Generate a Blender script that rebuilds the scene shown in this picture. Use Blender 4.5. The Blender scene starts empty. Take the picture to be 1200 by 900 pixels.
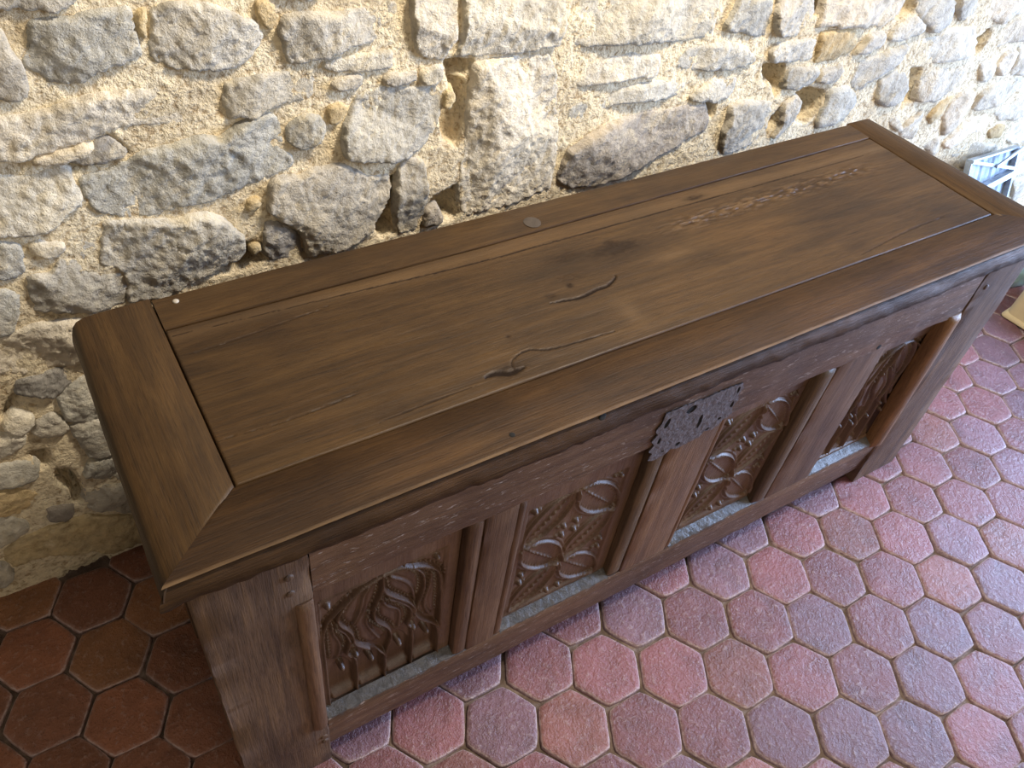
import bpy, math, random
import numpy as np
from mathutils import Matrix, Vector
from mathutils.geometry import delaunay_2d_cdt

scene = bpy.context.scene
COL = scene.collection

# ------------------------------------------------------------------ camera
cam_data = bpy.data.cameras.new('camera')
cam = bpy.data.objects.new('camera', cam_data)
COL.objects.link(cam)
cam_data.sensor_width = 36.0
cam_data.lens = 28.1036
cam_data.clip_start = 0.02
_R = ((0.846868, -0.519048, 0.115772), (-0.30227, -0.648919, -0.698238), (0.437546, 0.556322, -0.706442))
cam.matrix_world = Matrix((
    (_R[0][0], -_R[1][0], -_R[2][0], 0.01122),
    (_R[0][1], -_R[1][1], -_R[2][1], -0.51145),
    (_R[0][2], -_R[1][2], -_R[2][2], 1.56006),
    (0, 0, 0, 1)))
scene.camera = cam

# ------------------------------------------------------------------ world, lights, exposure
world = bpy.data.worlds.new('room_air')
scene.world = world
world.use_nodes = True
bg = world.node_tree.nodes['Background']
bg.inputs['Color'].default_value = (1.0, 0.88, 0.74, 1)
bg.inputs['Strength'].default_value = 0.22


def area_light(name, loc, target, sx, sy, color, power, spread=180):
    d = bpy.data.lights.new(name, 'AREA')
    d.shape = 'RECTANGLE'
    d.size, d.size_y = sx, sy
    d.color = color
    d.energy = power
    d.spread = math.radians(spread)
    o = bpy.data.objects.new(name, d)
    COL.objects.link(o)
    o.location = loc
    o.rotation_euler = (Vector(target) - Vector(loc)).to_track_quat('-Z', 'Y').to_euler()
    return o


# daylight through a tall doorway beyond the right end of the chest
area_light('doorway_daylight', (3.9, -0.85, 1.1), (1.6, -0.95, 0.0), 1.5, 2.1, (0.44, 0.62, 1.0), 240)
# warm lamp of the room, high up near the wall and right of the middle
area_light('ceiling_lamp', (1.3, -0.08, 2.4), (0.4, 0.62, 0.6), 0.28, 0.28, (1.0, 0.90, 0.75), 57)
# added soft warm fill behind the viewer to brighten the chest front
area_light('front_fill', (1.0, -3.3, 1.8), (0.8, 0.0, 0.5), 1.5, 1.5, (1.0, 0.90, 0.76), 29)

vs = scene.view_settings
vs.view_transform = 'Standard'
vs.look = 'None'
vs.exposure = 0.0
vs.gamma = 1.0
vs.use_curve_mapping = False

# ------------------------------------------------------------------ helpers
rng = random.Random(11)


def _h(ix, iy, iz, seed):
    n = (ix * 374761393 + iy * 668265263 + iz * 2147483647 + seed * 1274126177) & 0xFFFFFFFF
    n = ((n ^ (n >> 13)) * 1274126177) & 0xFFFFFFFF
    n = (n ^ (n >> 16)) & 0xFFFFFFFF
    n = (n * 2246822519) & 0xFFFFFFFF
    n = n ^ (n >> 15)
    return (n & 0xFFFFFF) / float(0xFFFFFF)


def vnoise(x, y, seed=0):
    x = np.asarray(x, float)
    y = np.asarray(y, float)
    ix = np.floor(x).astype(np.int64)
    iy = np.floor(y).astype(np.int64)
    fx = x - ix
    fy = y - iy
    fx = fx * fx * (3 - 2 * fx)
    fy = fy * fy * (3 - 2 * fy)
    z = np.zeros_like(ix)
    a = _h(ix, iy, z, seed)
    b = _h(ix + 1, iy, z, seed)
    c = _h(ix, iy + 1, z, seed)
    d = _h(ix + 1, iy + 1, z, seed)
    return (a * (1 - fx) + b * fx) * (1 - fy) + (c * (1 - fx) + d * fx) * fy


def fbm(x, y, seed=0, octaves=4):
    t = 0.0
    a = 0.5
    for k in range(octaves):
        t = t + a * (vnoise(x, y, seed + k * 17) * 2 - 1)
        x = x * 2.03 + 5.1
        y = y * 2.03 + 1.7
        a *= 0.5
    return t


def sm(a, b, x):
    t = np.clip((x - a) / (b - a), 0, 1)
    return t * t * (3 - 2 * t)


def poly_dist(P, poly):
    """signed distance of points P (n,2) to a closed polygon, positive inside"""
    poly = np.asarray(poly, float)
    n = len(poly)
    best = np.full(len(P), 1e9)
    ins = np.zeros(len(P), bool)
    for i in range(n):
        a = poly[i]
        b = poly[(i + 1) % n]
        ab = b - a
        t = np.clip(((P - a) @ ab) / (ab @ ab + 1e-12), 0, 1)
        d = np.hypot(*(P - a - t[:, None] * ab).T)
        best = np.minimum(best, d)
        cond = (a[1] > P[:, 1]) != (b[1] > P[:, 1])
        with np.errstate(divide='ignore', invalid='ignore'):
            xi = (b[0] - a[0]) * (P[:, 1] - a[1]) / (b[1] - a[1] + 1e-15) + a[0]
        ins ^= cond & (P[:, 0] < xi)
    return np.where(ins, best, -best)


def line_dist(P, pts):
    """distance to an open polyline and arc length of the nearest point"""
    pts = np.asarray(pts, float)
    best = np.full(len(P), 1e9)
    arc = np.zeros(len(P))
    s0 = 0.0
    for a, b in zip(pts[:-1], pts[1:]):
        ab = b - a
        L = np.hypot(*ab)
        t = np.clip(((P - a) @ ab) / (L * L + 1e-12), 0, 1)
        d = np.hypot(*(P - a - t[:, None] * ab).T)
        m = d < best
        best = np.where(m, d, best)
        arc = np.where(m, s0 + t * L, arc)
        s0 += L
    return best, arc


def smooth_line(pts, n=8):
    """Catmull-Rom through the points"""
    p = [np.array(q, float) for q in pts]
    p = [2 * p[0] - p[1]] + p + [2 * p[-1] - p[-2]]
    out = []
    for i in range(1, len(p) - 2):
        for k in range(n):
            t = k / n
            out.append(0.5 * (2 * p[i] + (p[i + 1] - p[i - 1]) * t + (2 * p[i - 1] - 5 * p[i] + 4 * p[i + 1] - p[i + 2]) * t * t
                              + (3 * p[i] - p[i - 1] - 3 * p[i + 1] + p[i + 2]) * t ** 3))
    out.append(p[-2])
    return np.array(out)


ORIGIN = {}


def empty(name, loc):
    o = bpy.data.objects.new(name, None)
    COL.objects.link(o)
    o.location = loc
    o.empty_display_size = 0.05
    ORIGIN[o.name] = Vector(loc)
    return o


def mesh_obj(name, verts, faces, mat, parent=None, smooth=False, origin=None, color=None, angle=None):
    V = np.asarray(verts, float)
    if origin is None:
        lo, hi = V.min(0), V.max(0)
        origin = ((lo + hi) / 2)
        origin[2] = lo[2]
    origin = np.asarray(origin, float)
    me = bpy.data.meshes.new(name)
    me.from_pydata((V - origin).tolist(), [], faces if isinstance(faces, list) else faces.tolist())
    me.update()
    if mat:
        me.materials.append(mat)
    if smooth:
        me.polygons.foreach_set('use_smooth', [True] * len(me.polygons))
        if angle:
            me.set_sharp_from_angle(angle=math.radians(angle))
    o = bpy.data.objects.new(name, me)
    COL.objects.link(o)
    ORIGIN[o.name] = Vector(origin)
    if parent:
        o.parent = parent
        o.location = Vector(origin) - ORIGIN[parent.name]
    else:
        o.location = origin
    if color:
        o.color = (*color, 1)
    return o


def tag(o, label=None, category=None, group=None, kind=None):
    if label:
        o['label'] = label
    if category:
        o['category'] = category
    if group:
        o['group'] = group
    if kind:
        o['kind'] = kind
    return o


def grid_faces(nu, nv, flip=False):
    i = np.arange(nu - 1)[:, None] * nv + np.arange(nv - 1)[None, :]
    q = np.stack([i, i + nv, i + nv + 1, i + 1], -1).reshape(-1, 4)
    return q[:, ::-1] if flip else q


def loft(stations, closed=True, caps=True):
    """stations: list of (n,3) rings -> verts, faces"""
    n = len(stations[0])
    V = np.concatenate([np.asarray(s, float) for s in stations])
    F = []
    m = n if closed else n - 1
    for i in range(len(stations) - 1):
        for j in range(m):
            k = (j + 1) % n
            F.append([i * n + j, i * n + k, (i + 1) * n + k, (i + 1) * n + j])
    if caps and closed:
        F.append(list(range(n))[::-1])
        b = (len(stations) - 1) * n
        F.append([b + j for j in range(n)])
    return V, F


def fix_normals(o):
    import bmesh
    bm = bmesh.new()
    bm.from_mesh(o.data)
    bmesh.ops.recalc_face_normals(bm, faces=bm.faces)
    bm.to_mesh(o.data)
    bm.free()
    return o


# ------------------------------------------------------------------ materials
def new_mat(name):
    m = bpy.data.materials.new(name)
    m.use_nodes = True
    nt = m.node_tree
    b = nt.nodes['Principled BSDF']
    return m, nt, b


def N(nt, t, **kw):
    n = nt.nodes.new(t)
    for k, v in kw.items():
        if k.startswith('i_'):
            n.inputs[int(k[2:])].default_value = v
        else:
            setattr(n, k, v)
    return n


def noise(nt, vec, scale, detail=5, rough=0.55, dist=0.0):
    n = nt.nodes.new('ShaderNodeTexNoise')
    n.inputs['Scale'].default_value = scale
    n.inputs['Detail'].default_value = detail
    n.inputs['Roughness'].default_value = rough
    n.inputs['Distortion'].default_value = dist
    nt.links.new(vec, n.inputs['Vector'])
    return n.outputs[0]


def ramp(nt, fac, stops):
    r = nt.nodes.new('ShaderNodeValToRGB')
    e = r.color_ramp.elements
    while len(e) < len(stops):
        e.new(0.5)
    for el, (p, c) in zip(e, stops):
        el.position = p
        el.color = (*c, 1) if len(c) == 3 else c
    nt.links.new(fac, r.inputs[0])
    return r.outputs[0]


def mix(nt, fac, a, b, mode='MIX'):
    n = nt.nodes.new('ShaderNodeMix')
    n.data_type = 'RGBA'
    n.blend_type = mode
    for sock, v in ((n.inputs[0], fac), (n.inputs[6], a), (n.inputs[7], b)):
        if isinstance(v, (int, float)):
            sock.default_value = v
        elif isinstance(v, tuple):
            sock.default_value = (*v, 1) if len(v) == 3 else v
        else:
            nt.links.new(v, sock)
    return n.outputs[2]


def math_node(nt, op, a, b=0.0):
    n = nt.nodes.new('ShaderNodeMath')
    n.operation = op
    for i, v in enumerate((a, b)):
        if isinstance(v, (int, float)):
            n.inputs[i].default_value = v
        else:
            nt.links.new(v, n.inputs[i])
    return n.outputs[0]


def bump(nt, h, strength, dist, prev=None):
    n = nt.nodes.new('ShaderNodeBump')
    n.inputs['Strength'].default_value = strength
    n.inputs['Distance'].default_value = dist
    nt.links.new(h, n.inputs['Height'])
    if prev is not None:
        nt.links.new(prev, n.inputs['Normal'])
    return n.outputs[0]


def coords(nt, scale=(1, 1, 1), jitter=True):
    tc = nt.nodes.new('ShaderNodeTexCoord')
    mp = nt.nodes.new('ShaderNodeMapping')
    mp.inputs['Scale'].default_value = scale
    v = tc.outputs['Object']
    if jitter:
        oi = nt.nodes.new('ShaderNodeObjectInfo')
        cb = nt.nodes.new('ShaderNodeVectorMath')
        cb.operation = 'SCALE'
        cb.inputs[0].default_value = (7.3, 5.1, 9.7)
        nt.links.new(oi.outputs['Random'], cb.inputs['Scale'])
        ad = nt.nodes.new('ShaderNodeVectorMath')
        ad.operation = 'ADD'
        nt.links.new(v, ad.inputs[0])
        nt.links.new(cb.outputs[0], ad.inputs[1])
        v = ad.outputs[0]
    nt.links.new(v, mp.inputs['Vector'])
    return mp.outputs[0]


def stone_mat():
    m, nt, b = new_mat('hewn_limestone')
    v = coords(nt)
    oi = nt.nodes.new('ShaderNodeObjectInfo')
    n1 = noise(nt, v, 9, 6, 0.6, 0.4)
    n2 = noise(nt, v, 42, 6, 0.65)
    n3 = noise(nt, v, 170, 4, 0.7)
    mul = ramp(nt, n1, [(0.3, (0.74, 0.73, 0.71)), (0.52, (1.0, 0.99, 0.97)), (0.72, (1.18, 1.13, 1.02))])
    c = mix(nt, 1.0, oi.outputs['Color'], mul, 'MULTIPLY')
    sp = ramp(nt, n2, [(0.34, (0.7, 0.68, 0.64)), (0.5, (1, 1, 1)), (0.7, (1.14, 1.12, 1.06))])
    c = mix(nt, 1.0, c, sp, 'MULTIPLY')
    # sandy lime dust lying on the face
    dust = ramp(nt, noise(nt, v, 15, 7, 0.7, 0.8), [(0.53, (0, 0, 0)), (0.66, (1, 1, 1))])
    c = mix(nt, math_node(nt, 'MULTIPLY', dust, 0.5), c, (0.74, 0.62, 0.41))
    nt.links.new(c, b.inputs['Base Color'])
    b.inputs['Roughness'].default_value = 0.92
    b.inputs['Specular IOR Level'].default_value = 0.2
    k = bump(nt, n2, 0.9, 0.008)
    k = bump(nt, n3, 0.9, 0.0035, k)
    nt.links.new(k, b.inputs['Normal'])
    return m


def mortar_mat():
    m, nt, b = new_mat('sandy_lime_mortar')
    v = coords(nt, jitter=False)
    n1 = noise(nt, v, 5, 5, 0.6, 0.3)
    n2 = noise(nt, v, 100, 4, 0.6)
    n3 = noise(nt, v, 230, 3, 0.7)
    c = ramp(nt, n1, [(0.3, (0.58, 0.47, 0.31)), (0.5, (0.74, 0.62, 0.42)), (0.72, (0.84, 0.74, 0.54))])
    sp = ramp(nt, n2, [(0.34, (0.6, 0.53, 0.45)), (0.48, (1, 1, 1)), (0.66, (1.15, 1.14, 1.1))])
    c = mix(nt, 1.0, c, sp, 'MULTIPLY')
    nt.links.new(c, b.inputs['Base Color'])
    b.inputs['Roughness'].default_value = 0.95
    b.inputs['Specular IOR Level'].default_value = 0.15
    k = bump(nt, n2, 1.0, 0.008)
    k = bump(nt, n3, 0.8, 0.003, k)
    nt.links.new(k, b.inputs['Normal'])
    return m


def tile_mat():
    m, nt, b = new_mat('worn_terracotta')
    v = coords(nt)
    oi = nt.nodes.new('ShaderNodeObjectInfo')
    n1 = noise(nt, v, 13, 6, 0.62, 0.5)
    n2 = noise(nt, v, 90, 5, 0.7)
    n3 = noise(nt, v, 260, 3, 0.6)
    mul = ramp(nt, n1, [(0.28, (0.66, 0.62, 0.62)), (0.5, (1, 1, 1)), (0.74, (1.22, 1.2, 1.2))])
    c = mix(nt, 1.0, oi.outputs['Color'], mul, 'MULTIPLY')
    lime = ramp(nt, n2, [(0.55, (0, 0, 0)), (0.66, (1, 1, 1))])
    c = mix(nt, math_node(nt, 'MULTIPLY', lime, 0.26), c, (0.50, 0.40, 0.38))
    at = nt.nodes.new('ShaderNodeAttribute')
    at.attribute_name = 'rim'
    c = mix(nt, math_node(nt, 'MULTIPLY', at.outputs['Fac'], ramp(nt, n2, [(0.3, (0.2,) * 3), (0.6, (0.9,) * 3)])), c, (0.58, 0.46, 0.43))
    pit = ramp(nt, n3, [(0.28, (0.45, 0.42, 0.42)), (0.4, (1, 1, 1))])
    c = mix(nt, 1.0, c, pit, 'MULTIPLY')
    nt.links.new(c, b.inputs['Base Color'])
    r = ramp(nt, n1, [(0.3, (0.34,) * 3), (0.7, (0.52,) * 3)])
    nt.links.new(r, b.inputs['Roughness'])
    b.inputs['Specular IOR Level'].default_value = 0.55
    k = bump(nt, n1, 0.5, 0.006)
    k = bump(nt, noise(nt, v, 45, 4, 0.6), 0.5, 0.003, k)
    k = bump(nt, n2, 0.9, 0.004, k)
    k = bump(nt, n3, 0.6, 0.002, k)
    nt.links.new(k, b.inputs['Normal'])
    return m


def grout_mat():
    m, nt, b = new_mat('floor_grout')
    v = coords(nt, jitter=False)
    n1 = noise(nt, v, 24, 6, 0.65)
    n2 = noise(nt, v, 150, 4, 0.7)
    c = ramp(nt, n1, [(0.32, (0.07, 0.045, 0.03)), (0.5, (0.15, 0.105, 0.08)), (0.7, (0.30, 0.23, 0.19))])
    nt.links.new(c, b.inputs['Base Color'])
    b.inputs['Roughness'].default_value = 0.9
    nt.links.new(bump(nt, n2, 0.9, 0.004), b.inputs['Normal'])
    return m


def wood_mat(name, axis, dark, mid, light, rough=0.42, grain=1.0, spec=0.5, specks=0.0, attr=False, bumps=1.0):
    """axis: grain direction 0 x, 1 y, 2 z"""
    m, nt, b = new_mat(name)
    s1 = [16.0, 16.0, 16.0]
    s1[axis] = 1.3
    s2 = [190.0, 190.0, 190.0]
    s2[axis] = 7.0
    v0 = coords(nt)
    v1 = coords(nt, tuple(s1))
    v2 = coords(nt, tuple(s2))
    g1 = noise(nt, v1, 2.2, 9, 0.68, 1.0)
    g2 = noise(nt, v2, 2.0, 5, 0.65, 0.3)
    blot = noise(nt, v0, 4.5, 4, 0.55, 0.5)
    c = ramp(nt, g1, [(0.28, dark), (0.5, mid), (0.74, light)])
    f = ramp(nt, g2, [(0.28, (0.58, 0.55, 0.52)), (0.48, (1, 1, 1)), (0.72, (1.2, 1.18, 1.15))])
    c = mix(nt, grain, c, f, 'MULTIPLY')
    po = ramp(nt, noise(nt, coords(nt, tuple(22.0 if i == axis else 420.0 for i in range(3))), 2.0, 2, 0.5), [(0.60, (1, 1, 1)), (0.70, (0.45, 0.42, 0.4))])
    c = mix(nt, 0.8, c, po, 'MULTIPLY')
    bl = ramp(nt, blot, [(0.3, (0.66, 0.62, 0.6)), (0.52, (1, 1, 1)), (0.75, (1.18, 1.14, 1.08))])
    c = mix(nt, 1.0, c, bl, 'MULTIPLY')
    if specks:
        sp = ramp(nt, noise(nt, coords(nt, tuple(0.35 * q if i != axis else 14 for i, q in enumerate(s2))), 3.0, 3, 0.7),
                  [(0.61, (0, 0, 0)), (0.68, (1, 1, 1))])
        c = mix(nt, math_node(nt, 'MULTIPLY', sp, specks), c, (0.55, 0.45, 0.38))
    if attr:
        at2 = nt.nodes.new('ShaderNodeAttribute')
        at2.attribute_name = 'wear'
        c = mix(nt, at2.outputs['Fac'], c, (0.145, 0.085, 0.038))
        at = nt.nodes.new('ShaderNodeAttribute')
        at.attribute_name = 'stain'
        c = mix(nt, at.outputs['Fac'], c, (0.02, 0.014, 0.011))
    nt.links.new(c, b.inputs['Base Color'])
    rr = ramp(nt, g2, [(0.3, (min(1, rough + 0.13),) * 3), (0.7, (rough,) * 3)])
    b.inputs['Specular IOR Level'].default_value = spec
    if attr:
        nt.links.new(math_node(nt, 'MULTIPLY', math_node(nt, 'SUBTRACT', 1.0, at.outputs['Fac']), spec), b.inputs['Specular IOR Level'])
    nt.links.new(rr, b.inputs['Roughness'])
    k = bump(nt, g2, 0.35 * bumps, 0.0022)
    k = bump(nt, g1, 0.08 * bumps, 0.002, k)
    nt.links.new(k, b.inputs['Normal'])
    return m


def plain_mat(name, color, rough=0.6, metal=0.0, scale=20, var=0.2, bmp=0.3, bdist=0.002):
    m, nt, b = new_mat(name)
    v = coords(nt)
    n1 = noise(nt, v, scale, 6, 0.65, 0.3)
    lo = tuple(max(0, c * (1 - var)) for c in color)
    hi = tuple(min(1, c * (1 + var)) for c in color)
    nt.links.new(ramp(nt, n1, [(0.3, lo), (0.7, hi)]), b.inputs['Base Color'])
    b.inputs['Roughness'].default_value = rough
    b.inputs['Metallic'].default_value = metal
    nt.links.new(bump(nt, n1, bmp, bdist), b.inputs['Normal'])
    return m


M_STONE = stone_mat()
M_MORTAR = mortar_mat()
M_TILE = tile_mat()
M_GROUT = grout_mat()
LID_D, LID_M, LID_L = (0.027, 0.0130, 0.0036), (0.049, 0.0242, 0.0068), (0.075, 0.0395, 0.0125)
M_LID_X = wood_mat('lid_oak_lengthwise', 0, LID_D, LID_M, LID_L, 0.42, attr=True, spec=0.3)
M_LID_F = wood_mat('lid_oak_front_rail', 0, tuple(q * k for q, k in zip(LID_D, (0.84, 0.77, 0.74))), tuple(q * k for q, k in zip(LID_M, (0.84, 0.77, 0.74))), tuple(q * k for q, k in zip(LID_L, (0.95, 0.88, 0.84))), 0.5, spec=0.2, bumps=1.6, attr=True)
M_LID_Y = wood_mat('lid_oak_crosswise', 1, LID_D, LID_M, LID_L, 0.44, spec=0.28)
FD, FM, FL_ = (0.055, 0.026, 0.012), (0.122, 0.062, 0.029), (0.195, 0.108, 0.055)
M_FRONT_X = wood_mat('front_oak_lengthwise', 0, FD, FM, FL_, 0.45, specks=0.55, bumps=1.6)
M_FRONT_Z = wood_mat('front_oak_upright', 2, FD, FM, FL_, 0.45, bumps=1.4)
M_POST = wood_mat('weathered_oak_post', 2, (0.05, 0.028, 0.017), (0.13, 0.074, 0.041), (0.24, 0.135, 0.064), 0.5, bumps=2.0)
M_CARVE = wood_mat('carved_oak', 2, (0.070, 0.034, 0.018), (0.125, 0.067, 0.036), (0.175, 0.10, 0.056), 0.33, grain=0.5, bumps=0.6)
M_GOLD = wood_mat('honey_oak_moulding', 2, (0.15, 0.07, 0.022), (0.26, 0.13, 0.045), (0.34, 0.18, 0.07), 0.4)
M_TAN_Z = wood_mat('tan_oak_upright', 2, (0.08, 0.038, 0.017), (0.17, 0.088, 0.043), (0.26, 0.145, 0.072), 0.42, bumps=1.3)
M_OLIVE_Z = wood_mat('olive_oak_moulding', 2, (0.05, 0.028, 0.012), (0.11, 0.066, 0.03), (0.17, 0.105, 0.05), 0.42, bumps=1.3)
M_DUST = plain_mat('dusty_worn_ledge', (0.085, 0.074, 0.066), 0.34, 0, 60, 0.45, 0.8, 0.004)
M_IRON = plain_mat('pitted_iron', (0.13, 0.11, 0.108), 0.5, 0.2, 110, 0.55, 0.7, 0.003)
M_VOID = plain_mat('painted_hole_dark', (0.006, 0.005, 0.004), 0.95, 0, 30, 0.2, 0.1)  # near-black colour painting the shade inside the holes
M_ZINC = plain_mat('galvanised_zinc', (0.36, 0.42, 0.49), 0.45, 0.45, 35, 0.35, 0.25)
M_BEIGE = plain_mat('beige_card', (0.62, 0.50, 0.29), 0.75, 0, 14, 0.08, 0.15)
M_BLUE = plain_mat('pale_blue_plastic', (0.55, 0.80, 0.90), 0.3, 0, 22, 0.25, 0.6, 0.01)

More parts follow.
